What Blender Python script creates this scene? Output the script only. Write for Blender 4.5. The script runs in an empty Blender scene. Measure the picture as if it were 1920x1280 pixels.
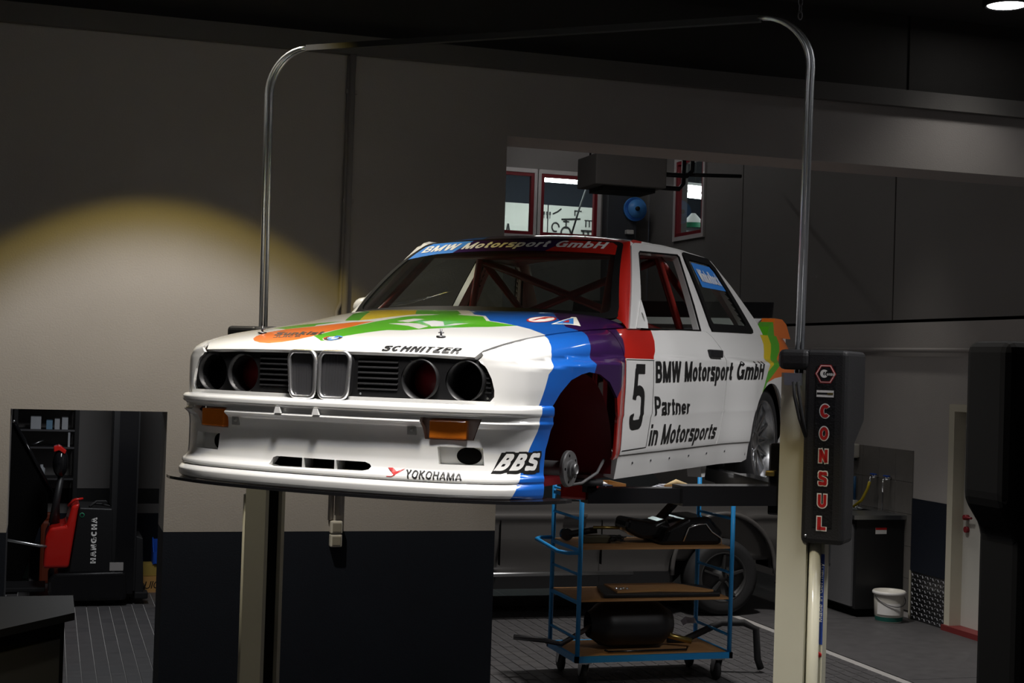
import bpy, bmesh, math, random
from mathutils import Vector, Matrix
from mathutils.geometry import delaunay_2d_cdt
random.seed(7)
SC = bpy.context.scene
COL = SC.collection
PI = math.pi
# ------------------------------------------------------------------ camera
CAMZ = 2.3
def look(yaw, pitch, roll):
    cy, sy, cp, sp = math.cos(yaw), math.sin(yaw), math.cos(pitch), math.sin(pitch)
    f = Vector((-sy*cp, cy*cp, sp)); r = Vector((cy, sy, 0)); u = r.cross(f)
    r2 = r*math.cos(roll)+u*math.sin(roll); u2 = -r*math.sin(roll)+u*math.cos(roll)
    return Matrix((( r2.x, u2.x, -f.x), (r2.y, u2.y, -f.y), (r2.z, u2.z, -f.z)))
cam = bpy.data.cameras.new('camera'); camo = bpy.data.objects.new('camera', cam); COL.objects.link(camo)
cam.sensor_width = 36; cam.lens = 36*2750/1920; cam.clip_start = .05
camo.matrix_world = Matrix.Translation((0, 0, CAMZ)) @ look(-.3054326, .01534566, .03155944).to_4x4()
SC.camera = camo
# ------------------------------------------------------------------ world, exposure
W = bpy.data.worlds.new('night_hall'); SC.world = W; W.use_nodes = True
W.node_tree.nodes['Background'].inputs[0].default_value = (.55, .6, .7, 1)
W.node_tree.nodes['Background'].inputs[1].default_value = .006
vs = SC.view_settings; vs.view_transform = 'Standard'; vs.look = 'None'; vs.gamma = 1; vs.use_curve_mapping = False
vs.exposure = 0.25
# ------------------------------------------------------------------ large lights
def spot(name, loc, target, power, size_deg, blend, color, radius=.1):
    l = bpy.data.lights.new(name, 'SPOT'); l.energy = power; l.spot_size = math.radians(size_deg); l.spot_blend = blend
    l.color = color; l.shadow_soft_size = radius
    o = bpy.data.objects.new(name, l); COL.objects.link(o); o.location = loc
    o.rotation_euler = (Vector(target)-Vector(loc)).to_track_quat('-Z', 'Y').to_euler()
    return o
def area(name, loc, target, power, sx, sy, color, spread=180):
    l = bpy.data.lights.new(name, 'AREA'); l.energy = power; l.shape = 'RECTANGLE'; l.size = sx; l.size_y = sy; l.color = color
    l.spread = math.radians(spread)
    o = bpy.data.objects.new(name, l); COL.objects.link(o); o.location = loc
    o.rotation_euler = (Vector(target)-Vector(loc)).to_track_quat('-Z', 'Y').to_euler()
    return o
# ceiling downlights of the hall, the last two added to light the car side (their housings are built further down at the same places); the reflector rim throws a yellowish fringe
LAMPS = [(.62, 7.80), (1.0, 4.42), (6.29, 8.71), (3.9, 4.3), (5.0, 5.4)]
for nm, (x, y), pw, rim in (('downlight_wall', LAMPS[0], 215, .38), ('downlight_front', LAMPS[1], 640, .12)):
    spot(nm, (x, y, 4.86), (x, y, 0), pw, 83, .28, (.99, .97, 1), .05 if nm == 'downlight_wall' else .28)
    spot(nm+'_rim', (x, y, 4.86), (x, y, 0), pw*rim, 86.5, .08, (1, .74, .13), .05)
spot('side_fill', (3.9, 4.3, 4.86), (3.9, 4.3, 0), 330, 116, .5, (1, .98, .99), .45)  # added lamp, brightens the door side of the car
spot('rear_side_fill', (5.0, 5.4, 4.86), (4.6, 6.2, 0), 210, 110, .5, (1, .98, .99), .4)  # added lamp, lifts the post's shadow off the rear quarter
spot('downlight_right', (6.29, 8.71, 4.86), (6.29, 8.71, 0), 17, 110, .9, (1, .95, .88), .10)
TUBES = [(4.6, 1.2), (4.6, 3.4), (6.4, 2.3), (-1.6, 1.6), (-3.2, 3.6), (1.6, .2)]  # last three added to fill the nose and reflect in its chrome
spot('far_hall_light', (4.8, 10.6, 5.75), (4.6, 10.8, 0), 760, 80, .6, (1, .96, .92), .2)
area('far_hall_glow', (4.2, 12.5, 5.85), (4.9, 12.5, 0), 22, 1.6, 3.0, (1, .96, .92))  # added soft fill in place of light bounced around the far hall
area('store_room_light', (.6, 12.6, 2.9), (.6, 12.6, 0), 30, .3, 1.2, (.95, .97, 1))
spot('downlight_sink', (6.9, 12.1, 5.84), (7.0, 12.0, 0), 95, 46, .7, (1, .95, .88), .15)
area('side_room_light', (10.2, 17.6, 5.8), (10.0, 18.5, 3), 60, 1.2, 1.2, (.93, .97, 1))
area('tool_room_light', (7.0, 20.3, 5.6), (7.0, 20.6, 3), 70, 2.2, .6, (.93, .97, 1))
# ------------------------------------------------------------------ materials
MATS = {}
def mat(name, col, rough=.5, metal=0., noise=0., nscale=8., bump=0., bscale=60., coat=0., spec=.5, emit=0., alpha=1., trans=0., ior=1.45):
    if name in MATS: return MATS[name]
    m = bpy.data.materials.new(name); m.use_nodes = True; nt = m.node_tree; b = nt.nodes['Principled BSDF']
    c = (*col, 1)
    b.inputs['Base Color'].default_value = c; b.inputs['Roughness'].default_value = rough; b.inputs['Metallic'].default_value = metal
    b.inputs['Specular IOR Level'].default_value = spec; b.inputs['Coat Weight'].default_value = coat; b.inputs['Coat Roughness'].default_value = .04
    b.inputs['IOR'].default_value = ior
    if trans: b.inputs['Transmission Weight'].default_value = trans
    if emit: b.inputs['Emission Color'].default_value = c; b.inputs['Emission Strength'].default_value = emit
    tc = nt.nodes.new('ShaderNodeTexCoord')
    nz = nt.nodes.new('ShaderNodeTexNoise'); nz.inputs['Scale'].default_value = nscale; nz.inputs['Detail'].default_value = 5
    nt.links.new(tc.outputs['Object'], nz.inputs['Vector'])
    mx = nt.nodes.new('ShaderNodeMix'); mx.data_type = 'RGBA'
    n = max(noise, .015)
    mx.inputs['A'].default_value = tuple(max(0, v*(1-n)) for v in col)+(1,); mx.inputs['B'].default_value = tuple(min(1, v*(1+n)) for v in col)+(1,)
    nt.links.new(nz.outputs['Fac'], mx.inputs['Factor']); nt.links.new(mx.outputs['Result'], b.inputs['Base Color'])
    if bump:
        n2 = nt.nodes.new('ShaderNodeTexNoise'); n2.inputs['Scale'].default_value = bscale; n2.inputs['Detail'].default_value = 4
        nt.links.new(tc.outputs['Object'], n2.inputs['Vector'])
        bp = nt.nodes.new('ShaderNodeBump'); bp.inputs['Strength'].default_value = bump; bp.inputs['Distance'].default_value = .004
        nt.links.new(n2.outputs['Fac'], bp.inputs['Height']); nt.links.new(bp.outputs['Normal'], b.inputs['Normal'])
    MATS[name] = m; return m
def glass_mat(name, tint, amount=.35, rough=.0):
    m = bpy.data.materials.new(name); m.use_nodes = True; nt = m.node_tree; nt.nodes.remove(nt.nodes['Principled BSDF'])
    out = nt.nodes['Material Output']; tr = nt.nodes.new('ShaderNodeBsdfTransparent'); tr.inputs[0].default_value = (*tint, 1)
    gl = nt.nodes.new('ShaderNodeBsdfGlossy'); gl.inputs['Roughness'].default_value = .02; gl.inputs['Color'].default_value = (.9, .95, .93, 1)
    lw = nt.nodes.new('ShaderNodeLayerWeight'); lw.inputs['Blend'].default_value = .5      # Schlick reflectance, the same from both sides of the sheet
    pw_ = nt.nodes.new('ShaderNodeMath'); pw_.operation = 'POWER'; pw_.inputs[1].default_value = 5; nt.links.new(lw.outputs['Facing'], pw_.inputs[0])
    fr = nt.nodes.new('ShaderNodeMath'); fr.operation = 'MULTIPLY_ADD'; fr.inputs[1].default_value = .95; fr.inputs[2].default_value = .045; nt.links.new(pw_.outputs[0], fr.inputs[0])
    nz = nt.nodes.new('ShaderNodeTexNoise'); nz.inputs['Scale'].default_value = 3
    ms = nt.nodes.new('ShaderNodeMixShader'); nt.links.new(fr.outputs[0], ms.inputs[0]); nt.links.new(tr.outputs[0], ms.inputs[1]); nt.links.new(gl.outputs[0], ms.inputs[2])
    df = nt.nodes.new('ShaderNodeBsdfDiffuse'); df.inputs[0].default_value = (.5, .55, .5, 1)
    mm = nt.nodes.new('ShaderNodeMath'); mm.operation = 'MULTIPLY'; mm.inputs[1].default_value = amount*.12; nt.links.new(nz.outputs['Fac'], mm.inputs[0])
    m2 = nt.nodes.new('ShaderNodeMixShader'); nt.links.new(mm.outputs[0], m2.inputs[0]); nt.links.new(ms.outputs[0], m2.inputs[1]); nt.links.new(df.outputs[0], m2.inputs[2])
    nt.links.new(m2.outputs[0], out.inputs[0]); MATS[name] = m; return m
P = lambda n: MATS[n]
# ------------------------------------------------------------------ object helpers
def empty(name, loc=(0, 0, 0), rz=0., parent=None):
    o = bpy.data.objects.new(name, None); COL.objects.link(o); o.location = loc; o.rotation_euler = (0, 0, rz); o.empty_display_size = .1
    if parent: o.parent = parent
    return o
def tag(o, label=None, cat=None, group=None, kind=None):
    if label: o['label'] = label
    if cat: o['category'] = cat
    if group: o['group'] = group
    if kind: o['kind'] = kind
    return o
def link(name, me, parent=None, loc=None):
    o = bpy.data.objects.new(name, me); COL.objects.link(o)
    if parent: o.parent = parent
    if loc: o.location = loc
    return o
def copy_tree(o, parent=None):
    c = o.copy(); COL.objects.link(c)
    if parent: c.parent = parent
    for ch in list(o.children): copy_tree(ch, c)
    return c
class MB:
    def __init__(s): s.v = []; s.f = []; s.m = []; s.sm = []
    def add(s, vs, fs, mi=0, smooth=False):
        b = len(s.v); s.v += [tuple(v) for v in vs]
        for f in fs: s.f.append([b+i for i in f]); s.m.append(mi); s.sm.append(smooth)
        return s
    def box(s, x0, x1, y0, y1, z0, z1, mi=0, bev=0):
        if bev: return s.rbox(x0, x1, y0, y1, z0, z1, bev, mi)
        vs = [(x, y, z) for x in (x0, x1) for y in (y0, y1) for z in (z0, z1)]
        return s.add(vs, [(0, 1, 3, 2), (4, 6, 7, 5), (0, 4, 5, 1), (2, 3, 7, 6), (0, 2, 6, 4), (1, 5, 7, 3)], mi)
    def rbox(s, x0, x1, y0, y1, z0, z1, b, mi=0):
        # box with chamfered edges
        bm = bmesh.new(); bmesh.ops.create_cube(bm, size=1)
        for v in bm.verts: v.co = ((x0+x1)/2+v.co.x*(x1-x0), (y0+y1)/2+v.co.y*(y1-y0), (z0+z1)/2+v.co.z*(z1-z0))
        b = min(b, .45*min(x1-x0, y1-y0, z1-z0))
        bmesh.ops.bevel(bm, geom=bm.edges[:], offset=b, segments=2, affect='EDGES', profile=.6)
        bm.verts.index_update(); s.add([v.co[:] for v in bm.verts], [[v.index for v in f.verts] for f in bm.faces], mi); bm.free(); return s
    def tube(s, pts, r, n=8, mi=0, closed=False, cap=True):
        pts = [Vector(p) for p in pts]; N = len(pts); rr = r if isinstance(r, (list, tuple)) else [r]*N
        vs = []; up = None
        for i, p in enumerate(pts):
            if closed: t = (pts[(i+1) % N]-pts[i-1]).normalized()
            else: t = (pts[min(i+1, N-1)]-pts[max(i-1, 0)]).normalized()
            if up is None: up = Vector((0, 0, 1)) if abs(t.z) < .9 else Vector((1, 0, 0))
            a = (up-t*up.dot(t)).normalized(); bb = t.cross(a); up = a
            vs += [p+(a*math.cos(2*PI*k/n)+bb*math.sin(2*PI*k/n))*rr[i] for k in range(n)]
        fs = [(i*n+k, i*n+(k+1) % n, ((i+1) % N)*n+(k+1) % n, ((i+1) % N)*n+k) for i in range(N if closed else N-1) for k in range(n)]
        s.add(vs, fs, mi, True)
        if cap and not closed:
            b = len(s.v)-N*n
            s.f.append([b+k for k in range(n)][::-1]); s.m.append(mi); s.sm.append(False)
            s.f.append([b+(N-1)*n+k for k in range(n)]); s.m.append(mi); s.sm.append(False)
        return s
    def cyl(s, p0, p1, r, n=16, mi=0): return s.tube([p0, p1], r, n, mi)
    def lathe(s, prof, c=(0, 0, 0), axis='z', n=24, mi=0, closed=False, hard=False):
        # prof [(r,h)...]
        if hard:
            for a, b in zip(prof, prof[1:]): s.lathe([a, b], c, axis, n, mi)
            return s
        vs = []
        for r, h in prof:
            for k in range(n):
                a = 2*PI*k/n; x, y = r*math.cos(a), r*math.sin(a)
                q = {'z': (x, y, h), 'x': (h, x, y), 'y': (x, -h, y)}[axis]   # axis y points to -Y
                vs.append((q[0]+c[0], q[1]+c[1], q[2]+c[2]))
        fs = [(i*n+k, i*n+(k+1) % n, (i+1)*n+(k+1) % n, (i+1)*n+k) for i in range(len(prof)-1) for k in range(n)]
        return s.add(vs, fs, mi, True)
    def prism(s, poly, axis, a, b, mi=0):
        # poly 2D, extruded along axis from a to b
        n = len(poly); f = {'x': lambda p, h: (h, p[0], p[1]), 'y': lambda p, h: (p[0], h, p[1]), 'z': lambda p, h: (p[0], p[1], h)}[axis]
        vs = [f(p, a) for p in poly]+[f(p, b) for p in poly]
        fs = [list(range(n))[::-1], list(range(n, 2*n))]+[(i, (i+1) % n, n+(i+1) % n, n+i) for i in range(n)]
        return s.add(vs, fs, mi)
    def bar(s, p0, p1, wd, ht, mi=0):
        p0, p1 = Vector(p0), Vector(p1); t = (p1-p0).normalized(); up = Vector((0, 0, 1)) if abs(t.z) < .95 else Vector((1, 0, 0))
        a = t.cross(up).normalized()*wd/2; b = a.cross(t).normalized()*ht/2
        vs = [p+a*i+b*j for p in (p0, p1) for i, j in ((-1, -1), (1, -1), (1, 1), (-1, 1))]
        return s.add(vs, [(3, 2, 1, 0), (4, 5, 6, 7), (0, 1, 5, 4), (1, 2, 6, 5), (2, 3, 7, 6), (3, 0, 4, 7)], mi)
    def grid(s, fn, nu, nv, mi=0, flip=False):
        vs = [fn(i/nu, j/nv) for i in range(nu+1) for j in range(nv+1)]
        fs = []
        for i in range(nu):
            for j in range(nv):
                q = [i*(nv+1)+j, (i+1)*(nv+1)+j, (i+1)*(nv+1)+j+1, i*(nv+1)+j+1]
                fs.append(q[::-1] if flip else q)
        return s.add(vs, fs, mi, True)
    def build(s, name, mats, parent=None, loc=None, recalc=True):
        me = bpy.data.meshes.new(name); me.from_pydata(s.v, [], s.f)
        for m in (mats if isinstance(mats, (list, tuple)) else [mats]): me.materials.append(P(m) if isinstance(m, str) else m)
        me.polygons.foreach_set('material_index', s.m); me.polygons.foreach_set('use_smooth', s.sm)
        if recalc:
            bm = bmesh.new(); bm.from_mesh(me); bmesh.ops.recalc_face_normals(bm, faces=bm.faces[:]); bm.to_mesh(me); bm.free()
        me.update(); return link(name, me, parent, loc)
# --- curved sheet panels cut from a parametric surface
def pip(p, poly):
    x, y = p; c = False; n = len(poly); j = n-1
    for i in range(n):
        xi, yi = poly[i]; xj, yj = poly[j]
        if (yi > y) != (yj > y) and x < (xj-xi)*(y-yi)/(yj-yi)+xi: c = not c
        j = i
    return c
def densify(pl, st, closed):
    out = []; n = len(pl)
    for i in range(n if closed else n-1):
        a, b = pl[i], pl[(i+1) % n]; d = max(abs(b[0]-a[0])/st[0], abs(b[1]-a[1])/st[1]); k = max(1, int(math.ceil(d)))
        out += [(a[0]+(b[0]-a[0])*t/k, a[1]+(b[1]-a[1])*t/k) for t in range(k)]
    if not closed: out.append(pl[-1])
    return out
def panel(name, fn, outline, mats, parent, holes=(), lines=(), classify=None, st=(.02, .02), flange=.012, mirror=False, lift=0., flat_flange=False, center=(0, 1.3, .55)):
    loops = [densify(outline, st, True)]+[densify(h, st, True) for h in holes]
    dl = [densify(l, st, False) for l in lines]
    pts = []; edges = []
    for lp in loops:
        b = len(pts); pts += lp; edges += [(b+i, b+(i+1) % len(lp)) for i in range(len(lp))]
    for l in dl:
        b = len(pts); pts += l; edges += [(b+i, b+i+1) for i in range(len(l)-1)]
    xs = [p[0] for p in loops[0]]; ys = [p[1] for p in loops[0]]
    i0, i1 = math.floor(min(xs)/st[0]), math.ceil(max(xs)/st[0]); j0, j1 = math.floor(min(ys)/st[1]), math.ceil(max(ys)/st[1])
    occ = {(round(p[0]/st[0]), round(p[1]/st[1])) for p in pts}
    for i in range(i0, i1+1):
        for j in range(j0, j1+1):
            if (i, j) in occ: continue
            p = (i*st[0], j*st[1])
            if pip(p, loops[0]) and not any(pip(p, h) for h in loops[1:]): pts.append(p)
    r = delaunay_2d_cdt([Vector((p[0]/st[0], p[1]/st[1])) for p in pts], edges, [], 0, 1e-5)
    V2 = [(v[0]*st[0], v[1]*st[1]) for v in r[0]]
    tris = []; mi = []
    for f in r[2]:
        for k in range(1, len(f)-1):
            t = (f[0], f[k], f[k+1]); c = (sum(V2[i][0] for i in t)/3, sum(V2[i][1] for i in t)/3)
            if not pip(c, loops[0]) or any(pip(c, h) for h in loops[1:]): continue
            tris.append(t); mi.append(classify(*c) if classify else 0)
    used = sorted({i for t in tris for i in t}); mp = {u: k for k, u in enumerate(used)}
    sg = -1 if mirror else 1
    V = []; N = []
    h = .002
    for i in used:
        a, b = V2[i]; q = Vector(fn(a, b)); da = (Vector(fn(a+h, b))-Vector(fn(a-h, b))); db = (Vector(fn(a, b+h))-Vector(fn(a, b-h)))
        n = da.cross(db); n = n.normalized() if n.length > 1e-12 else Vector((0, 0, 1))
        V.append(q); N.append(n)
    # make the normals point outwards (away from the car's middle)
    c = Vector(center); s = sum(n.dot(q-c) for n, q in zip(N, V))
    flipn = s < 0
    if flipn: N = [-n for n in N]
    V = [q+n*lift for q, n in zip(V, N)]
    F = []
    for t in tris:
        t = tuple(mp[i] for i in t)
        if (V[t[1]]-V[t[0]]).cross(V[t[2]]-V[t[0]]).dot(N[t[0]]) < 0: t = t[::-1]
        F.append(t)
    M = list(mi)
    if flange:
        cnt = {}
        for k, t in enumerate(F):
            for i in range(3):
                e = (t[i], t[(i+1) % 3]); key = tuple(sorted(e)); cnt.setdefault(key, []).append((e, k))
        for key, l in cnt.items():
            if len(l) == 1:
                (a, b), k = l[0]; o = len(V)
                fn_ = (V[b]-V[a]).cross(N[a]).normalized()
                na, nb = N[a], N[b]
                if flat_flange: na = Vector((na.x, na.y, 0)).normalized(); nb = Vector((nb.x, nb.y, 0)).normalized()
                V += [V[a].copy(), V[b].copy(), V[b]-nb*flange, V[a]-na*flange]; N += [fn_]*4
                F.append((o+1, o, o+3, o+2)); M.append(M[k])
    if mirror:
        V = [Vector((-v.x, v.y, v.z)) for v in V]; N = [Vector((-n.x, n.y, n.z)) for n in N]; F = [f[::-1] for f in F]
    me = bpy.data.meshes.new(name); me.from_pydata([v[:] for v in V], [], F)
    for m in (mats if isinstance(mats, (list, tuple)) else [mats]): me.materials.append(P(m))
    me.polygons.foreach_set('material_index', M); me.polygons.foreach_set('use_smooth', [True]*len(F))
    me.normals_split_custom_set_from_vertices([n[:] for n in N])
    me.update()
    return link(name, me, parent)
# --- grotesque stroke lettering: every glyph is a set of ribbons
def _cr(pts, n=5):
    out = []
    for i in range(len(pts)-1):
        p0, p1, p2, p3 = pts[max(i-1, 0)], pts[i], pts[i+1], pts[min(i+2, len(pts)-1)]
        for k in range(n):
            t = k/n; out.append(tuple(.5*(2*p1[j]+(p2[j]-p0[j])*t+(2*p0[j]-5*p1[j]+4*p2[j]-p3[j])*t*t+(3*p1[j]-p0[j]-3*p2[j]+p3[j])*t**3) for j in (0, 1)))
    out.append(pts[-1]); return out
def _ar(cx, cy, rx, ry, a0, a1, n=10): return [(cx+rx*math.cos(math.radians(a0+(a1-a0)*k/n)), cy+ry*math.sin(math.radians(a0+(a1-a0)*k/n))) for k in range(n+1)]
def glyph(c, w):
    h = w/2; x = .72; T = 1-h; X = x-h
    def S_(W, H): 
        t = H-h; return _cr([(W-h, H*.74), (W*.80, H*.90), (W*.5, t), (W*.2, H*.90), (h, H*.745), (W*.2, H*.59), (W*.5, H*.515), (W*.8, H*.43), (W-h, H*.275), (W*.8, H*.10), (W*.5, h), (W*.2, H*.10), (h, H*.27)], 3)
    O = lambda W, H: _ar(W/2, H/2, W/2-h, H/2-h, 0, 360, 24)
    C_ = lambda W, H: _ar(W/2, H/2, W/2-h, H/2-h, 42, 318, 20)
    hook = lambda x0, W: [(x0+h, 0)]+[(x0+h, x*.5)]+_ar(x0+W/2, X-(W/2-h)*.9, W/2-h, (W/2-h)*.9, 180, 0, 10)+[(x0+W-h, 0)]
    bowl = lambda x0, y0, y1, xr: [(x0, y1), (xr-(y1-y0)/2*.8, y1)]+_ar(xr-(y1-y0)/2*.8, (y0+y1)/2, (y1-y0)/2*.8, (y1-y0)/2, 90, -90, 10)+[(x0, y0)]
    D = {
     'A': (.72, [[(h*.8, 0), (.36, 1)], [(.36, 1), (.72-h*.8, 0)], [(.16, .30), (.56, .30)]]),
     'B': (.66, [[(h, 0), (h, 1)], bowl(h, .52, T, .62-h), bowl(h, h, .52, .66-h)]),
     'C': (.70, [C_(.70, 1)]), 'E': (.58, [[(h, 0), (h, 1)], [(h, T), (.58, T)], [(h, .52), (.54, .52)], [(h, h), (.58, h)]]),
     'G': (.74, [_ar(.37, .5, .37-h, .5-h, 45, 335, 22), [(.74-h, 0.04), (.74-h, .48)], [(.42, .47), (.74, .47)]]),
     'H': (.68, [[(h, 0), (h, 1)], [(.68-h, 0), (.68-h, 1)], [(h, .52), (.68-h, .52)]]), 'I': (w, [[(h, 0), (h, 1)]]),
     'J': (.5, [[(.5-h, 1), (.5-h, .28)]+_ar(.25, .28, .25-h, .28-h, 0, -170, 10)]),
     'K': (.68, [[(h, 0), (h, 1)], [(.64-h*.5, 1), (h, .40)], [(.25, .58), (.68-h*.6, 0)]]), 'L': (.54, [[(h, 0), (h, 1)], [(h, h), (.54, h)]]),
     'M': (.84, [[(h, 0), (h, 1)], [(.84-h, 0), (.84-h, 1)], [(h, .98), (.42, .02)], [(.42, .02), (.84-h, .98)]]),
     'N': (.70, [[(h, 0), (h, 1)], [(.70-h, 0), (.70-h, 1)], [(h, .98), (.70-h, .02)]]), 'O': (.76, [O(.76, 1)]),
     'P': (.64, [[(h, 0), (h, 1)], bowl(h, .44, T, .64-h)]), 'R': (.67, [[(h, 0), (h, 1)], bowl(h, .48, T, .64-h), [(.36, .48), (.67-h*.7, 0)]]),
     'S': (.66, [S_(.66, 1)]), 'T': (.60, [[(.30, 0), (.30, 1)], [(0, T), (.60, T)]]), 'U': (.68, [[(h, 1), (h, .32)]+_ar(.34, .32, .34-h, .32-h, 180, 360, 12)+[(.68-h, 1)]]),
     'W': (1.0, [[(h*.8, 1), (.27, 0)], [(.27, 0), (.5, 1)], [(.5, 1), (.73, 0)], [(.73, 0), (1-h*.8, 1)]]), 'Y': (.68, [[(h*.8, 1), (.34, .42)], [(.68-h*.8, 1), (.34, .42)], [(.34, 0), (.34, .46)]]),
     'Z': (.62, [[(.02, T), (.60, T)], [(.60-h*.4, T), (.02+h*.4, h)], [(.02, h), (.62, h)]]), 'F': (.56, [[(h, 0), (h, 1)], [(h, T), (.56, T)], [(h, .52), (.5, .52)]]),
     '5': (.60, [[(.56, T), (.13, T)], [(.13+h*.6, T), (.08+h*.6, .46)], _cr([(.07+h*.6, .47), (.16, .56), (.32, .60), (.50, .53), (.60-h, .32), (.50, .11), (.30, h), (.12, .09), (h, .24)], 4)]),
     'a': (.56, [_cr([(h, x*.72), (.12, x*.88), (.28, X), (.44, x*.88), (.52-h, x*.68)], 4)+[(.52-h, .12), (.56-h*.6, 0)], _cr([(.50-h, x*.60), (.28, x*.52), (.10, x*.42), (h, x*.26), (.10, x*.09), (.24, h), (.40, x*.11), (.50-h, x*.30)], 4)]),
     'b': (.58, [[(h, 0), (h, 1)], O(.58, x)]), 'c': (.54, [C_(.54, x)]), 'e': (.56, [_ar(.28, x/2, .28-h, x/2-h, 0, 318, 22), [(h, x*.49), (.56-h*.6, x*.49)]]),
     'h': (.56, [[(h, 0), (h, 1)], hook(0, .56)]), 'i': (w, [[(h, 0), (h, x)], [(h, 1-w), (h, 1)]]), 'k': (.54, [[(h, 0), (h, 1)], [(.50-h*.4, x), (h, x*.40)], [(.22, x*.58), (.54-h*.6, 0)]]), 'l': (w, [[(h, 0), (h, 1)]]),
     'm': (.86, [[(h, 0), (h, x)], hook(0, .43+h), hook(.43-h, .43+h)]), 'n': (.56, [[(h, 0), (h, x)], hook(0, .56)]), 'o': (.58, [O(.58, x)]), 'p': (.58, [[(h, -.27), (h, x)], O(.58, x)]),
     'r': (.36, [[(h, 0), (h, x)], _ar(.34, X-.30, .34-h, .30, 180, 90, 8)]), 's': (.50, [S_(.50, x)]), 't': (.34, [[(.15, .94), (.15, .16)]+_ar(.15+.13-h*.2, .16, .13-h*.2, .16-h, 180, 270, 6)+[(.34, h)], [(0, x-h*.8), (.34, x-h*.8)]]),
     'u': (.56, [[(h, x), (h, .26)]+_ar(.28, .26, .28-h, .26-h, 180, 360, 10)+[(.56-h, x)], [(.56-h, 0), (.56-h, .3)]]), 'y': (.54, [[(h*.8, x), (.28, .02)], [(.54-h*.8, x), (.20, -.27)]]), 'd': (.58, [[(.58-h, 0), (.58-h, 1)], O(.58, x)]),
     ' ': (.26, [])}
    return D[c]
def text_mesh(body, w=.17, shear=0., space=.11, seg=.16, grow=0.):
    V, F, CH = [], [], []; cx = 0
    for ci, c in enumerate(body):
        wd, strokes = glyph(c, w)
        for s in strokes:
            s = [q for i_, q in enumerate(s) if i_ == 0 or math.hypot(q[0]-s[i_-1][0], q[1]-s[i_-1][1]) > 1e-4]
            p = [s[0]]
            for a, b in zip(s, s[1:]):
                L = math.hypot(b[0]-a[0], b[1]-a[1]); k = max(1, int(math.ceil(L/seg)))
                p += [(a[0]+(b[0]-a[0])*t/k, a[1]+(b[1]-a[1])*t/k) for t in range(1, k+1)]
            n = len(p); b0 = len(V); hw = w/2+grow; closed = math.hypot(p[0][0]-p[-1][0], p[0][1]-p[-1][1]) < 1e-6
            for i in range(n):
                a = p[i-1] if i else (p[-2] if closed else p[0]); d = p[i+1] if i < n-1 else (p[1] if closed else p[-1])
                t = (d[0]-a[0], d[1]-a[1]); L = math.hypot(*t) or 1; t = (t[0]/L, t[1]/L)
                # mitre
                k = 1.
                if 0 < i < n-1:
                    e = (p[i][0]-p[i-1][0], p[i][1]-p[i-1][1]); le = math.hypot(*e) or 1; cs = max(.5, (e[0]*t[0]+e[1]*t[1])/le); k = 1/cs
                q = p[i]
                if not closed and grow and i in (0, n-1): q = (q[0]+t[0]*grow*(1 if i else -1), q[1]+t[1]*grow*(1 if i else -1))
                V += [(cx+q[0]-t[1]*hw*k, q[1]+t[0]*hw*k), (cx+q[0]+t[1]*hw*k, q[1]-t[0]*hw*k)]
            F += [(b0+2*i, b0+2*i+1, b0+2*i+3, b0+2*i+2) for i in range(n-1)]; CH += [ci]*(n-1)
        cx += wd+space
    V = [(a+b*shear, b) for a, b in V]
    x0 = min(v[0] for v in V); x1 = max(v[0] for v in V)
    y0, y1 = (-grow, 1+grow)
    text_mesh.chars = CH
    return [((v[0]-x0)/(x1-x0), (v[1]-y0)/(y1-y0)) for v in V], F
def bil(q, a, b):
    # q corners: lower-left, upper-left, upper-right, lower-right
    return tuple((q[0][k]*(1-a)+q[3][k]*a)*(1-b)+(q[1][k]*(1-a)+q[2][k]*a)*b for k in range(len(q[0])))
def decal(name, vs, fs, fn, material, parent, lift=.0012, center=(0, 1.3, .55)):
    h = .002; V = []
    cc = Vector(center)
    for a, b in vs:
        q = Vector(fn(a, b)); n = (Vector(fn(a+h, b))-Vector(fn(a-h, b))).cross(Vector(fn(a, b+h))-Vector(fn(a, b-h))).normalized()
        if n.dot(q-cc) < 0: n = -n
        V.append(q+n*lift)
    me = bpy.data.meshes.new(name); me.from_pydata([v[:] for v in V], [], fs); me.materials.append(P(material)); me.update()
    return link(name, me, parent)
def letter(body, quad, fn, material, parent, name='lettering', lift=.0012, center=(0, 1.3, .55), **kw):
    split = kw.pop('split', False)
    vs, fs = text_mesh(body, **kw); pts = [bil(quad, *v) for v in vs]
    if split:                                   # every letter an object of its own
        for c in sorted(set(text_mesh.chars)):
            f = [x for x, k in zip(fs, text_mesh.chars) if k == c]; us = sorted({i for x in f for i in x}); mp = {u: k for k, u in enumerate(us)}
            decal(name, [pts[i] for i in us], [[mp[i] for i in x] for x in f], fn, material, parent, lift, center)
        return
    return decal(name, pts, fs, fn, material, parent, lift, center)
def flat_letter(body, origin, ex, ey, wid, hgt, material, parent, name='lettering', **kw):
    vs, fs = text_mesh(body, **kw); o, ex, ey = Vector(origin), Vector(ex), Vector(ey)
    me = bpy.data.meshes.new(name); me.from_pydata([(o+ex*(a*wid)+ey*(b*hgt))[:] for a, b in vs], [], fs); me.materials.append(P(material)); me.update()
    return link(name, me, parent)
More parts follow.
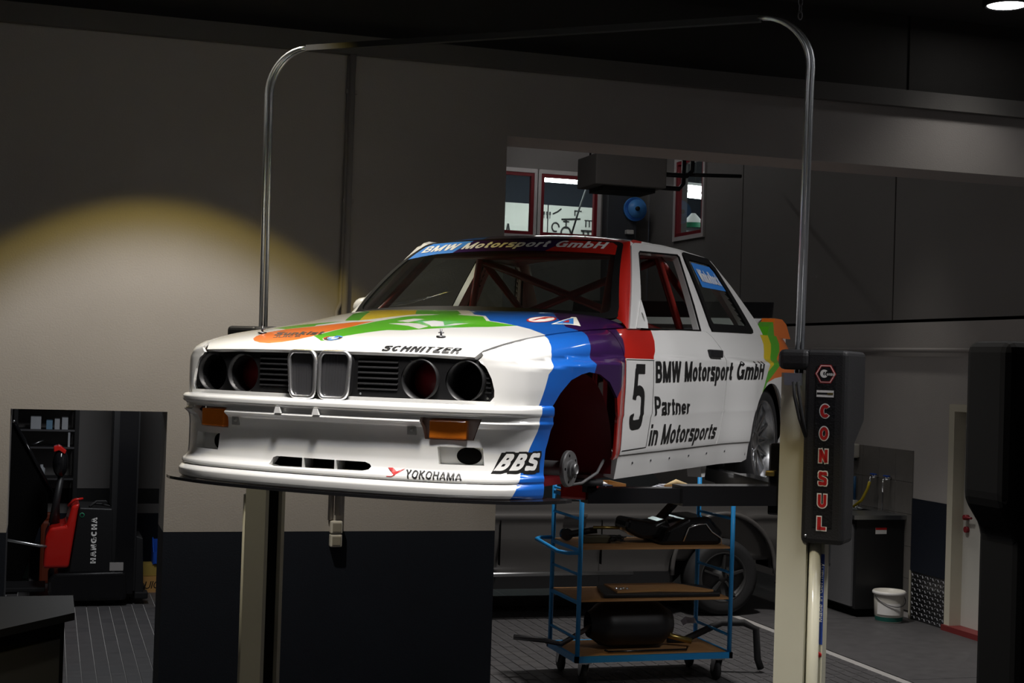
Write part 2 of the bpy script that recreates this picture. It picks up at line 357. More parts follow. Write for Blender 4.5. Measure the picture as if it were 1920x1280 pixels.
def shape_faces(poly, st=(.03, .03)):
    lp = densify(poly, st, True); pts = list(lp); edges = [(i, (i+1) % len(lp)) for i in range(len(lp))]
    xs = [p[0] for p in lp]; ys = [p[1] for p in lp]
    for i in range(math.floor(min(xs)/st[0]), math.ceil(max(xs)/st[0])+1):
        for j in range(math.floor(min(ys)/st[1]), math.ceil(max(ys)/st[1])+1):
            p = (i*st[0], j*st[1])
            if pip(p, lp): pts.append(p)
    r = delaunay_2d_cdt([Vector((p[0]/st[0], p[1]/st[1])) for p in pts], edges, [], 0, 1e-5)
    V2 = [(v[0]*st[0], v[1]*st[1]) for v in r[0]]
    return V2, [f for f in r[2] if pip((sum(V2[i][0] for i in f)/len(f), sum(V2[i][1] for i in f)/len(f)), lp)]
def ell(cx, cy, rx, ry, n=28, a0=0): return [(cx+rx*math.cos(2*PI*k/n+a0), cy+ry*math.sin(2*PI*k/n+a0)) for k in range(n)]
def rrect(x0, x1, y0, y1, r, n=5):
    out = []
    for cx, cy, a in ((x1-r, y1-r, 0), (x0+r, y1-r, 90), (x0+r, y0+r, 180), (x1-r, y0+r, 270)):
        out += [(cx+r*math.cos(math.radians(a+90*k/n)), cy+r*math.sin(math.radians(a+90*k/n))) for k in range(n+1)]
    return out
# ================================================================== materials of the place
mat('wall_grey', (.40, .378, .365), .85, noise=.06, nscale=3, bump=.35, bscale=90)
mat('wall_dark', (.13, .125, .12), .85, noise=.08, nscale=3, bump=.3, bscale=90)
mat('panel_grey', (.20, .19, .185), .7, noise=.06, nscale=1.2, bump=.1, bscale=60)
mat('dado_navy', (.0098, .0130, .0215), .7, noise=.12, nscale=4, bump=.3, bscale=90, spec=.25)
mat('ceiling_dark', (.05, .048, .045), .9, noise=.1)
mat('grout', (.30, .29, .28), .9, noise=.15, nscale=20)
mat('floor_tile', (.060, .058, .060), .55, noise=.35, nscale=9, bump=.2, bscale=120)
mat('floor_tile_b', (.072, .069, .070), .5, noise=.35, nscale=9, bump=.2, bscale=120)
mat('wall_tile', (.16, .15, .14), .35, noise=.15, nscale=12)
mat('trim_cream', (.55, .52, .42), .5, noise=.04)
mat('door_white', (.50, .49, .45), .5, noise=.03)
mat('door_red', (.16, .02, .02), .5, noise=.1)
mat('window_red', (.22, .012, .02), .45, noise=.05)
mat('window_white', (.62, .60, .60), .5, noise=.03)
mat('black_plastic', (.012, .012, .013), .45, noise=.1)
mat('grille_black', (.006, .006, .0065), .5, spec=.25)
mat('black_gloss', (.008, .008, .009), .12, noise=.05)
mat('black_matte', (.003, .003, .003), .9, spec=.1)
mat('rubber', (.015, .015, .016), .75, noise=.1)
mat('steel', (.45, .46, .47), .32, metal=1, noise=.08)
mat('steel_dark', (.16, .16, .17), .4, metal=1, noise=.15)
mat('galvanised', (.66, .69, .72), .34, metal=1, noise=.12, nscale=30)
mat('chrome_trim', (.95, .95, .96), .36, metal=1)
mat('chrome', (.88, .89, .90), .2, metal=1)
mat('conduit_grey', (.33, .31, .30), .6, noise=.05)
mat('socket_white', (.62, .60, .54), .4)
mat('socket_face', (.30, .28, .23), .4)
glass_mat('window_glass', (.9, .95, .93), .2)
# ================================================================== room shell
T1, T1B = 9.3, 9.75            # the wall behind the lift: front and back face
DADO = 1.195
XL, XR = -5.0, 7.9             # left wall, right wall
CEIL = 4.96
b = MB(); b.box(XL-.2, XR+.2, -4.2, 22.6, -.12, -.006)
floor = tag(b.build('floor', 'grout'), kind='structure')
# wall behind the lift with the low passage, the tall gateway and its header
w_ = MB()
def wseg(x0, x1, z0, z1):
    if z0 < DADO: w_.box(x0, x1, T1, T1B, z0, min(z1, DADO), 1)
    if z1 > DADO: w_.box(x0, x1, T1, T1B, max(z0, DADO), z1, 0)
wseg(XL, -.207, 0, 4.25); wseg(-.207, .712, 1.937, 4.25); wseg(.712, 2.855, 0, 4.25); wseg(2.855, XR, 3.814, 4.25)
wall_back = tag(w_.build('wall_back', ['wall_grey', 'dado_navy']), kind='structure')
tr = MB().box(XL, XR, T1-.06, T1B, 4.25, 4.37)
tag(tr.build('trim_1', 'wall_dark'), kind='structure')
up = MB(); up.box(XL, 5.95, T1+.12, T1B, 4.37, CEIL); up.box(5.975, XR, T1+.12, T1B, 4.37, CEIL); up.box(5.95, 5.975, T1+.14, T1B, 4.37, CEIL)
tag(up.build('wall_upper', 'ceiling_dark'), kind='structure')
b = MB(); b.box(XL-.2, XR+.2, -4.2, T1B, CEIL, CEIL+.15)
ceil = tag(b.build('ceiling', 'ceiling_dark'), kind='structure')
for k in range(8):
    y = 1.0+k*.95
    MB().box(XL, XR, y, y+.10, CEIL-.10, CEIL-.001).build('ceiling_rib', 'ceiling_dark', ceil)
tag(MB().box(XL-.2, XL, -4.2, 22.6, 0, 5.9).build('wall_left', 'wall_dark'), kind='structure')
tag(MB().box(XL-.2, XR+.2, -4.4, -4.2, 0, 5.1).build('wall_front', 'wall_dark'), kind='structure')
# right-hand wall with door and upper window
r_ = MB()
def rseg(y0, y1, z0, z1, mi=0): r_.box(XR, XR+.2, y0, y1, z0, z1, mi)
DY0, DY1, DZ = 10.72, 11.61, 2.06
WY0, WY1, WZ0, WZ1 = 17.10, 17.95, 4.05, 5.05
rseg(-4.2, DY0, 0, 2.82); rseg(DY1, 18.9, 0, 2.82); rseg(DY0, DY1, DZ, 2.82)
wall_right = tag(r_.build('wall_right', 'wall_grey'), kind='structure')
seams = [-4.2, -1, 2.4, 5.8, 9.25, 12.64, 16.0, 18.9]
for i in range(len(seams)-1):
    y0, y1 = seams[i]+.012, seams[i+1]-.012
    m = MB()
    if i == len(seams)-2:
        for a in ((y0, WY0, 2.85, 5.9), (WY1, y1, 2.85, 5.9), (WY0, WY1, 2.85, WZ0), (WY0, WY1, WZ1, 5.9)): m.box(XR+.002, XR+.15, *a)
    else: m.box(XR+.002, XR+.15, y0, y1, 2.85, 5.9)
    m.build('wall_panel', 'panel_grey', wall_right)
MB().box(XR+.05, XR+.2, -4.2, WY0, 2.82, 5.9).build('panel_backing', 'black_matte', wall_right)
MB().cyl((XR-.04, 9.6, 2.545), (XR-.04, 16.2, 2.565), .022, 10).build('rail', 'conduit_grey', wall_right)
MB().box(XR-.012, XR, DY1+.01, 12.185, .455, 1.143).build('dado_panel', 'dado_navy', wall_right)
# tiled splashback
for r in range(5):
    for c in range(7):
        y0 = 12.19+c*.30; z0 = .07+r*.305
        MB().box(XR-.012, XR, y0+.002, y0+.298, z0+.002, z0+.303).build('wall_tile', 'wall_tile', wall_right)
MB().box(XR-.006, XR, 12.19, 14.29, .07, 1.595).build('tile_grout', 'grout', wall_right)
MB().box(XR-.02, XR, 12.178, 12.19, .0, .46).build('corner_strip', 'trim_cream', wall_right)
# chequer plate at the foot of the wall
cp = tag(MB().box(XR-.008, XR-.001, 11.63, 12.175, .004, .452).build('chequer_plate', 'steel_dark'), 'chequered steel kick plate on the wall beside the white door', 'plate')
lz = MB()
for i in range(13):
    for j in range(10):
        y = 11.65+i*.042; z = .025+j*.044; s = 1 if (i+j) % 2 else -1
        lz.prism([(y-.011, z-.009*s), (y-.006, z-.013*s), (y+.011, z+.009*s), (y+.006, z+.013*s)], 'x', XR-.0125, XR-.008)
tag(lz.build('raised_pattern', 'steel', cp), kind='stuff')
# white door
dr = empty('door_1', (XR, DY1, 0)); tag(dr, kind='structure')
m = MB(); m.box(-.02, .19, -.085, -.001, 0, DZ-.001); m.box(-.02, .19, DY0-DY1+.001, DY0-DY1+.085, 0, DZ-.001); m.box(-.02, .2, DY0-DY1+.0851, -.0851, DZ-.065, DZ-.001)
m.build('door_frame', 'trim_cream', dr)
leaf = MB().box(.10, .145, DY0-DY1+.085, -.085, .05, DZ-.065).build('door_leaf', 'door_white', dr)
m = MB(); m.cyl((.10, -.16, 1.04), (.055, -.16, 1.04), .025, 12); m.tube([(.06, -.16, 1.04), (.05, -.17, 1.04), (.05, -.28, 1.045)], .011, 8); m.build('handle', 'window_red', leaf)
MB().cyl((.10, -.16, .93), (.07, -.16, .93), .028, 12).build('lock', 'window_red', leaf)
MB().box(-.05, .2, DY0-DY1, 0, 0, .05).build('threshold', 'door_red', dr)
# far hall
wf = MB(); Y2 = 18.9
FW = [(5.30, 6.20), (6.30, 7.12)]; FZ0, FZ1 = 4.06, 4.90
for x0, x1, z0, z1 in ((1.9, XR, 0, FZ0), (1.9, XR, FZ1, 5.9), (1.9, FW[0][0], FZ0, FZ1), (FW[0][1], FW[1][0], FZ0, FZ1), (FW[1][1], XR, FZ0, FZ1)): wf.box(x0, x1, Y2, Y2+.15, z0, z1)
tag(wf.build('wall_far', 'panel_grey'), kind='structure')
def window(n, x0, x1, z0, z1, y, rot=0):
    e = empty('window_%d' % n, (0, 0, 0)); tag(e, kind='structure')
    def ring(t0, t1, d0, d1, name, mm):
        m = MB()
        for a in ((x0+t0, x1-t0, z0+t0, z0+t1), (x0+t0, x1-t0, z1-t1, z1-t0), (x0+t0, x0+t1, z0+t1, z1-t1), (x1-t1, x1-t0, z0+t1, z1-t1)):
            if rot: m.box(y+d0, y+d1, a[0], a[1], a[2], a[3])
            else: m.box(a[0], a[1], y+d0, y+d1, a[2], a[3])
        m.build(name, mm, e)
    ring(-.055, .0, -.03, .02, 'window_frame', 'window_white'); ring(.0, .045, -.02, .05, 'sash', 'window_red')
    m = MB()
    if rot: m.box(y+.01, y+.016, x0+.045, x1-.045, z0+.045, z1-.045)
    else: m.box(x0+.045, x1-.045, y+.01, y+.016, z0+.045, z1-.045)
    m.build('pane', 'window_glass', e)
window(1, *FW[0], FZ0, FZ1, Y2); window(2, *FW[1], FZ0, FZ1, Y2); window(3, WY0, WY1, WZ0, WZ1, XR, 1)
tag(MB().box(1.75, 12.5, T1B, 22.6, 5.9, 6.05).build('ceiling_far', 'ceiling_dark'), kind='structure')
tag(MB().box(1.75, 1.9, T1B, Y2, 0, 5.9).build('wall_partition', 'panel_grey'), kind='structure')
tag(MB().box(1.75, 12.5, 22.4, 22.6, 0, 5.9).build('wall_tool_room', 'dado_navy'), kind='structure')
tag(MB().box(12.3, 12.5, 9.75, 22.4, 0, 5.9).build('wall_outer', 'dado_navy'), kind='structure')
tag(MB().box(5.0, 8.1, Y2+.15, 22.4, 2.6, 2.75).box(8.1, 12.3, 9.75, 22.4, 2.6, 2.75).build('floor_tool_room', 'floor_tile'), kind='structure')
# storage room behind the low passage
sr = MB(); sr.box(XL, 1.75, 16.0, 16.15, .86, 3.0, 0); sr.box(XL, 1.75, 16.0, 16.15, 0, .60, 1); sr.box(XL, 1.75, 16.0, 16.15, .70, .86, 2); sr.box(XL, 1.75, 16.0, 16.15, .60, .70, 0)
tag(sr.build('wall_store', ['panel_grey', 'dado_navy', 'black_plastic']), kind='structure')
tag(MB().box(XL, 1.75, T1B, 16.15, 3.0, 3.1).build('ceiling_store', 'ceiling_dark'), kind='structure')
# ------------------------------------------------------------------ floor tiles (10 x 20 cm, laid in running bond)
def tile_mesh(mname):
    m = MB(); a, c, d = .0975, .1975, .0
    m.add([(.0025, .0025, -.006), (a, .0025, -.006), (a, c, -.006), (.0025, c, -.006), (.005, .005, 0), (a-.0025, .005, 0), (a-.0025, c-.0025, 0), (.005, c-.0025, 0)],
          [(4, 5, 6, 7), (0, 1, 5, 4), (1, 2, 6, 5), (2, 3, 7, 6), (3, 0, 4, 7)])
    o = m.build('tile', mname); me = o.data; bpy.data.objects.remove(o); return me
TM = [tile_mesh('floor_tile'), tile_mesh('floor_tile_b')]
def tile_obj(x, y): 
    o = link('tile', random.choice(TM), floor, (x, y, random.uniform(-.0006, .0003)))
cells = set()
def zone(x0, x1, y0, y1):
    for i in range(round(x0*10), round(x1*10)):
        off = .1 if i % 2 else 0.
        y = y0+off
        while y < y1-.01: cells.add((i, round(y*10))); y += .2
zone(.2, .9, 10.2, 14.4)
n1 = len(cells)
zone(2.9, 3.7, 9.6, 11.4); zone(3.7, 4.9, 9.2, 10.0)
cells = sorted(cells)[:300]
for i, j in cells: tile_obj(i*.1, j*.1)
rest = MB(); cs_ = set(cells)
def fill(x0, x1, y0, y1):
    for i in range(round(x0*10), round(x1*10)):
        j = round(y0*10)+(i % 2)
        while j < round(y1*10):
            if (i, j) not in cs_:
                x, y = i*.1, j*.1
                rest.add([(x+.0035, y+.0035, 0), (x+.0965, y+.0035, 0), (x+.0965, y+.1965, 0), (x+.0035, y+.1965, 0)], [(0, 1, 2, 3)], (i*7+j*3) % 2)
            j += 2
fill(-.3, 1.7, 9.3, 16.0); fill(1.9, 6.2, 8.2, 13.2)
# large slabs elsewhere
def slabs(x0, x1, y0, y1, s):
    y = y0
    while y < y1-.01:
        x = x0
        while x < x1-.01:
            rest.add([(x+.003, y+.003, 0), (min(x+s, x1)-.003, y+.003, 0), (min(x+s, x1)-.003, min(y+s*1.5, y1)-.003, 0), (x+.003, min(y+s*1.5, y1)-.003, 0)], [(0, 1, 2, 3)], 0)
            x += s
        y += s*1.5
slabs(6.285, XR, 9.72, 15.72, 1.7); slabs(6.285, XR, 3.0, 9.72, 1.7); slabs(XL, 2.7, -4.2, 9.3, 1.7); slabs(2.7, 6.285, -4.2, 8.2, 1.7); slabs(2.7, 6.2, 13.2, 18.9, 1.7)
tag(rest.build('floor_tiles', ['floor_tile', 'floor_tile_b'], floor), kind='stuff')
# ------------------------------------------------------------------ conduit and switches on the wall
cd = empty('wall_conduit', (1.79, T1, 0)); tag(cd, 'grey conduit running up the wall above two switch boxes', 'conduit')
MB().cyl((.005, -.022, 1.30), (.005, -.022, 4.25), .022, 12).build('pipe', 'conduit_grey', cd)
MB().tube([(-.045, -.016, 1.27), (-.045, -.016, 2.6), (-.02, -.016, 2.66), (-.016, -.016, 4.24)], .013, 10).build('pipe', 'conduit_grey', cd)
for z in (1.7, 2.5, 3.3, 4.0): MB().box(-.03, .04, -.028, -.0, z, z+.025).build('clip', 'conduit_grey', cd)
sw = empty('switch_box', (1.785, T1, 1.10)); tag(sw, 'pair of white surface switch boxes at the end of the conduit', 'switch')
for z in (0., .085):
    bx = MB().box(-.038, .038, -.055, -.0005, z, z+.08, bev=.008).build('housing', 'socket_white', sw)
    MB().box(-.026, .028, -.060, -.054, z+.012, z+.068, bev=.003).build('rocker', 'socket_face', bx)
# ------------------------------------------------------------------ ceiling downlights; the last two housings belong to the added side lamps
mat('lamp_lit', (1, .97, .95), .4, emit=8)
for i, (x, y) in enumerate(LAMPS):
    e = empty('ceiling_downlight', (x, y, CEIL))
    tag(e, ['round ceiling downlight above the wall with the conduit', 'round ceiling downlight above the nose of the race car', 'glowing round downlight in the dark ceiling above the right wall', 'added fill downlight above the driver side of the race car', 'added fill downlight beyond the black lift cover'][i], 'lamp', 'hall downlights')
    m = MB(); m.lathe([(.165, -.001), (.165, -.05), (.15, -.06), (.135, -.05), (.128, -.001)], n=32); m.build('housing', 'black_plastic', e)
    if i == 2: MB().lathe([(.0, -.045), (.132, -.045), (.132, -.05), (0, -.05)], n=32).build('diffuser', 'lamp_lit', e)
    else: MB().lathe([(.128, -.05), (.10, -.02), (.045, -.012), (.0, -.012)], n=32).build('reflector', 'chrome', e)

# tube lights on the ceiling right of the lift bay, then three added as fill for the car nose
mat('tube_warm', (1, .97, .94), .4, emit=55)
for i, (x, y) in enumerate(TUBES):
    e = empty('ceiling_tube_light', (x, y, CEIL)); tag(e, ['ceiling tube light nearest the entrance in the right bay', 'ceiling tube light beside the lift in the right bay', 'ceiling tube light close to the right wall', 'added fill tube light left of the car nose', 'added fill tube light close to the left wall', 'added fill tube light above the entrance lane'][i], 'lamp', 'hall tube lights')
    MB().box(-.05, .05, -.75, .75, -.08, -.001).build('fitting', 'window_white', e); MB().cyl((0, -.72, -.10), (0, .72, -.10), .0062, 12).build('tube', 'tube_warm', e)

e = empty('far_fill_tube', (6.3, 17.3, 5.9)); tag(e, 'added fill tube in front of the tool room windows', 'lamp')  # tube fixture added to light the hose reel and window frames
MB().box(-.75, .75, -.05, .05, -.08, -.001).build('fitting', 'window_white', e); MB().cyl((-.72, 0, -.11), (.72, 0, -.11), .022, 12).build('tube', mat('tube_far', (1, .97, .95), .4, emit=22), e)

e = empty('far_downlight', (6.9, 12.1, 5.9)); tag(e, 'round ceiling downlight above the sink corner', 'lamp')
MB().lathe([(.165, -.001), (.165, -.05), (.15, -.055), (.128, -.03), (.128, -.001)], n=32).build('housing', 'black_plastic', e); MB().lathe([(.128, -.03), (.08, -.012), (.0, -.010)], n=32).build('reflector', 'chrome', e)
def interp(tab,x):
    # monotone cubic (pchip-like) through [(x,y)...]
    n=len(tab)
    if x<=tab[0][0]: 
        m=(tab[1][1]-tab[0][1])/(tab[1][0]-tab[0][0]); return tab[0][1]+m*(x-tab[0][0])
    if x>=tab[-1][0]:
        m=(tab[-1][1]-tab[-2][1])/(tab[-1][0]-tab[-2][0]); return tab[-1][1]+m*(x-tab[-1][0])
    i=0
    while x>tab[i+1][0]: i+=1
    d=[(tab[k+1][1]-tab[k][1])/(tab[k+1][0]-tab[k][0]) for k in range(max(0,i-1),min(n-1,i+2))]
    o=max(0,i-1)
    def sl(k):
        if k==0: return d[0-o] if o==0 else 0
        if k==n-1: return d[n-2-o]
        a,b=d[k-1-o],d[k-o]
        if a*b<=0: return 0.0
        return 2*a*b/(a+b)
    h=tab[i+1][0]-tab[i][0]; t=(x-tab[i][0])/h
    y0,y1=tab[i][1],tab[i+1][1]; m0,m1=sl(i)*h,sl(i+1)*h
    return (2*t**3-3*t*t+1)*y0+(t**3-2*t*t+t)*m0+(-2*t**3+3*t*t)*y1+(t**3-t*t)*m1
def sst(a,b,x):
    t=max(0.,min(1.,(x-a)/(b-a))); return t*t*(3-2*t)
# ---- side plan curve, parameter s (equals Y behind -.4)
PLAN=[(-.860,.52,-.645),(-.800,.58,-.631),(-.740,.64,-.616),(-.678,.70,-.598),(-.640,.733,-.577),(-.600,.757,-.546),(-.550,.778,-.505),(-.500,.789,-.457),(-.440,.797,-.402),(-.30,.805,-.30),(-.1,.81,-.1),(.4,.812,.4),(1.2,.815,1.2),(2.0,.813,2.0),(2.6,.812,2.6),(3.1,.80,3.1),(3.30,.785,3.30),(3.40,.75,3.385),(3.47,.69,3.42)]
PX=[(a,b) for a,b,c in PLAN]; PY=[(a,c) for a,b,c in PLAN]
ZC=[(-.9,.680),(-.6,.692),(-.1,.724),(.5,.737),(2.58,.765),(3.5,.772)]
ZT=[(-.65,.713),(-.6,.735),(-.5,.762),(-.3,.795),(0,.827),(.2,.843),(.45,.858),(.6,.868),(1.5,.887),(2.5,.905),(3.5,.915)]
XT=[(-.65,.600),(-.6,.640),(-.5,.664),(-.3,.682),(0,.697),(.2,.707),(.45,.722),(.6,.742),(1.5,.750),(2.5,.745),(3.1,.735),(3.5,.66)]
TUCK=[(.17,-.055),(.20,-.042),(.26,-.03),(.305,-.022),(.312,-.016),(.36,-.010),(.478,-.004),(.484,.0),(.50,.0),(.62,.004),(.72,.003),(.735,.0)]
def side(s,z):
    xc=interp(PX,s); y=interp(PY,s); zc=interp(ZC,y)
    if z>=zc:
        zt=interp(ZT,y); xt=min(interp(XT,y),xc-.01); q=(z-zc)/(zt-zc); q=min(q,1.0)
        w=sst(.25,.6,y)
        g1=1-max(0.,1-.93*q**2.2)**.5; g1/=1-(1-.93)**.5
        g2=q**1.35
        g=g1*(1-w)+g2*w
        x=xc-(xc-xt)*g
        x-=0.006*sst(0,.05,q)*(1-g)
    else:
        x=xc+interp(TUCK,z-(zc-.735)*sst(.5,.73,z))
        f=.036*sst(-.62,-.16,y)*(1-sst(.27,.44,y))+.042*sst(1.86,2.3,y)*(1-.5*sst(3.0,3.4,y))
        x+=f*sst(.0,.028,zc-z)
    return (x,y,z)
# ---- hood : u in [-1,1] lateral, v in [0,1] front->cowl
def frontY(x): return -.70+.205*x*x
def cowlY(x): return .425+.40*x*x
HZ=[(0,.722),(.015,.742),(.04,.757),(.12,.785),(.45,.853),(.72,.902),(.9,.925),(1.0,.932)]
def hood(u,v):
    # edge X from v
    xe=.69
    ye=frontY(.63)+(cowlY(.70)-frontY(.63))*v
    xe=interp(XT,min(ye,.6)) if ye>-.62 else .63
    x=u*xe
    yf=frontY(x); y=yf+(cowlY(x)-yf)*v
    zc=interp(HZ,v); ze=interp(ZT,ye)
    ze=min(ze,zc-.008)
    z=ze+(zc-ze)*(1-abs(u)**(2.8+5*sst(.45,1,v)))
    return (x,y,z)
# ---- windshield
def wind(u,v):
    xb,xt=.690,.532
    x=u*(xb+(xt-xb)*v)
    yb=cowlY(x)+.005; yt=1.0+.20*x*x
    zb=.934-.045*x*x; zt=1.308-.06*x*x
    y=yb+(yt-yb)*v; z=zb+(zt-zb)*v
    b=.028*4*v*(1-v)
    return (x,y-b*.55,z+b*.83)
RZ=[(0,1.310),(.04,1.325),(.15,1.346),(.4,1.363),(.65,1.364),(.9,1.346),(1.0,1.325)]
def roof(u,v):
    x=u*(.568)
    y0=1.0+.20*x*x; y1=2.20-.06*x*x
    y=y0+(y1-y0)*v
    zc=interp(RZ,v); ze=zc-.044
    z=ze+(zc-ze)*(1-abs(u)**2.6)
    return (x,y,z)
# ---- greenhouse side
def green(y,z):
    t=(z-.885)
    return (.742-.36*t-.14*t*t,y,z)
# ---- bumper: s along plan, z
BP=[(0,0,-.722),(.2,.2,-.716),(.4,.399,-.694),(.55,.546,-.662),(.65,.639,-.624),(.74,.715,-.575),(.82,.768,-.515),(.88,.796,-.462),(.95,.812,-.395),(1.02,.816,-.325)]
BX=[(a,b) for a,b,c in BP]; BY=[(a,c) for a,b,c in BP]
BPROF=[(.185,.030),(.200,.048),(.222,.050),(.238,.038),(.243,.030),(.250,.036),(.262,.034),(.276,.012),(.29,.004),(.33,-.002),(.40,-.002),(.445,.008),(.458,.024),(.467,.034),(.473,.030),(.478,.022),(.493,.022),(.498,.034),(.508,.042),(.520,.042),(.530,.034),(.536,.015),(.538,-.01)]
def bump(s,z):
    a=abs(s); sg=1 if s>=0 else -1
    def pt(a): return interp(BX,a) if a>0 else 0.0, interp(BY,a)
    x,y=pt(a); e=.004
    x1,y1=pt(a+e); x0,y0=pt(max(a-e,0))
    tx,ty=x1-x0,y1-y0
    if a<=e: tx,ty=1,0
    l=math.hypot(tx,ty); nx,ny=ty/l,-tx/l
    zz=z-.012*sst(.3,.9,a)*0
    o=interp(BPROF,zz)
    k=1-.75*sst(.72,.9,a)
    o=o*k+.020*sst(.7,.95,a)
    return (sg*(x+nx*o),y+ny*o,z)
# ================================================================== the race car
for n, c in dict(paint_white=(.80, .80, .78), paint_blue=(.010, .115, .50), paint_purple=(.030, .006, .065), paint_red=(.48, .014, .008), paint_green=(.10, .46, .02),
                 paint_yellow=(.80, .60, .02), paint_orange=(.85, .19, .02)).items(): mat(n, c, .28, coat=.9, noise=.02, nscale=2)
mat('sticker_black', (.012, .012, .012), .4); mat('sticker_white', (.78, .78, .76), .45); mat('sticker_red', (.42, .02, .02), .45); mat('sticker_blue', (.03, .20, .62), .45)
mat('slat_grey', (.045, .045, .048), .32); mat('inside_red', (.15, .008, .012), .45, noise=.1); mat('cage_red', (.20, .010, .006), .4, coat=.3, noise=.05)
mat('lamp_amber', (.55, .14, .01), .25, noise=.12, nscale=40, coat=.6, emit=.02)
mat('seal_black', (.006, .006, .006), .6, spec=.12); mat('alloy', (.60, .61, .62), .25, metal=1, noise=.05)
mat('carbon', (.010, .010, .011), .22, coat=.5, bump=.1, bscale=300)
glass_mat('car_glass', (.80, .86, .82), .15)
glass_mat('side_glass', (.75, .80, .77), .15)
CARLOC = (1.496, 6.158, 1.607); CARROT = math.radians(-43.356)
car = empty('race_car', CARLOC, CARROT)
tag(car, 'white touring race car with rainbow stripes raised on a two-post lift', 'race car')
SM = ['paint_white', 'paint_blue', 'paint_purple', 'paint_red', 'paint_yellow', 'paint_green', 'paint_orange']
WB = [(.50, -.495), (.523, -.4858), (.5968, -.4507), (.6582, -.4198), (.6981, -.3515), (.7161, -.3241), (.7455, -.3013), (.7832, -.2353), (.8065, -.174), (.83, -.12)]
BPU = [(.60, -.045), (.673, .0015), (.7113, .0269), (.7301, .0415), (.7536, .0607), (.8009, .1062), (.8332, .1608), (.86, .21)]
PR = [(.50, .20), (.5837, .272), (.6353, .3506), (.6635, .41), (.7287, .42), (.7619, .4539), (.8161, .5038), (.849, .5085), (.88, .515)]
RW = [(.60, .432), (.7335, .4321), (.7345, .7745), (.7694, .8272), (.8183, .8735), (.8617, .8962), (.90, .90)]
Y0 = [(.40, 2.30), (.583, 2.40), (.70, 2.50), (.7672, 2.5731), (.8539, 2.6801), (.9582, 2.7268)]
YG = [(.40, 2.32), (.5996, 2.4114), (.683, 2.4606), (.7694, 2.71), (.8582, 2.8496), (.9468, 2.8928)]
GO = [(.40, 2.33), (.5747, 2.4172), (.633, 2.4804), (.7192, 2.7082), (.8177, 2.9827), (.8633, 3.0513), (.9535, 3.0862)]
OW = [(.40, 2.34), (.58, 2.42), (.633, 2.4804), (.6588, 2.6318), (.6728, 2.8395), (.70, 3.30), (.95, 3.62)]
tz = lambda tab: [(s, z) for z, s in tab]
def lin(tab, x):
    for i in range(len(tab)-1):
        if x <= tab[i+1][0] or i == len(tab)-2:
            a, b = tab[i], tab[i+1]; return a[1]+(b[1]-a[1])*(x-a[0])/(b[0]-a[0])
def side_col(s, z):
    if s < lin(WB, z): return 0
    if s < lin(BPU, z): return 1
    if s < lin(PR, z): return 2
    if s < lin(RW, z): return 3
    if s < lin(Y0, z): return 0
    if s < lin(YG, z): return 4
    if s < lin(GO, z): return 5
    if s < lin(OW, z): return 6
    return 0
FR_LINES = [tz(WB), tz(BPU), tz(PR)]
DR_LINES = [tz(PR), tz(RW)]
QR_LINES = [tz(Y0), tz(YG), tz(GO), tz(OW)]
ztop = lambda s: interp(ZT, interp(PY, s))-.0015
fr_out = [(-.740, .703), (-.716, .672), (-.697, .634), (-.686, .592), (-.685, .5675), (-.70, .5476), (-.70, .530), (-.378, .530), (-.351, .5495), (-.306, .586), (-.2205, .6375), (-.136, .660), (-.052, .6706),
          (.057, .662), (.161, .631), (.2546, .564), (.285, .457), (.289, .316), (.289, .300), (.426, .300), (.428, ztop(.428))]
fr_out += [(s, ztop(s)) for s in (.35, .25, .15, .05, -.05, -.15, -.25, -.35, -.45, -.52, -.58, -.62, -.66, -.70)]
door_rear = [(1.705, .8895), (1.76, .868), (1.84, .80), (1.862, .72), (1.862, .62), (1.845, .49), (1.80, .36), (1.775, .3125)]
dr_out = [(.437, .3125), (.437, ztop(.437))]+[(s, ztop(s)) for s in (.6, .9, 1.2, 1.5)]+door_rear
arc = lambda cy, cz, r, a0, a1, n: [(cy+r*math.cos(math.radians(a0+(a1-a0)*k/n)), cz+r*math.sin(math.radians(a0+(a1-a0)*k/n))) for k in range(n+1)]
qr_out = [(a+.006, z_) for a, z_ in door_rear[::-1]]+[(1.95, ztop(1.95)), (2.3, ztop(2.3)), (2.7, ztop(2.7)), (3.0, ztop(3.0)), (3.3, ztop(3.3)), (3.43, ztop(3.43)), (3.44, .45), (3.40, .30), (2.905, .28)]+arc(2.575, .30, .33, 0, 180, 20)+[(2.245, .3125)]
sill_out = [(.435, .207), (.432, .3065), (2.25, .3065), (2.262, .215), (2.20, .203)]
parts = {}
for sg, mir in ((1, False), (-1, True)):
    cl = side_col if sg == 1 else None
    parts['fender', sg] = panel('fender', side, fr_out, SM, car, lines=FR_LINES if sg == 1 else (), classify=cl, st=(.02, .0125), mirror=mir)
    parts['door', sg] = panel('door', side, dr_out, SM, car, lines=DR_LINES if sg == 1 else (), classify=cl, st=(.05, .0125), mirror=mir)
    parts['quarter', sg] = panel('quarter_panel', side, qr_out, SM, car, lines=QR_LINES if sg == 1 else (), classify=cl, st=(.035, .0125), mirror=mir)
    parts['sill', sg] = panel('sill', side, sill_out, 'paint_white', car, st=(.08, .0125), mirror=mir, flange=.05)
tag(parts['fender', 1], 'front fender striped white, blue and purple'); tag(parts['quarter', 1], 'rear quarter with yellow, green and orange waves')
# small bolts along the sill
for s in (.62, .85, 1.10, 1.38, 1.66, 1.95):
    q = side(s, .272); MB().lathe([(.006, 0), (.006, .003), (0, .004)], (q[0], q[1], q[2]), 'x', 8).build('bolt', 'steel_dark', parts['sill', 1])
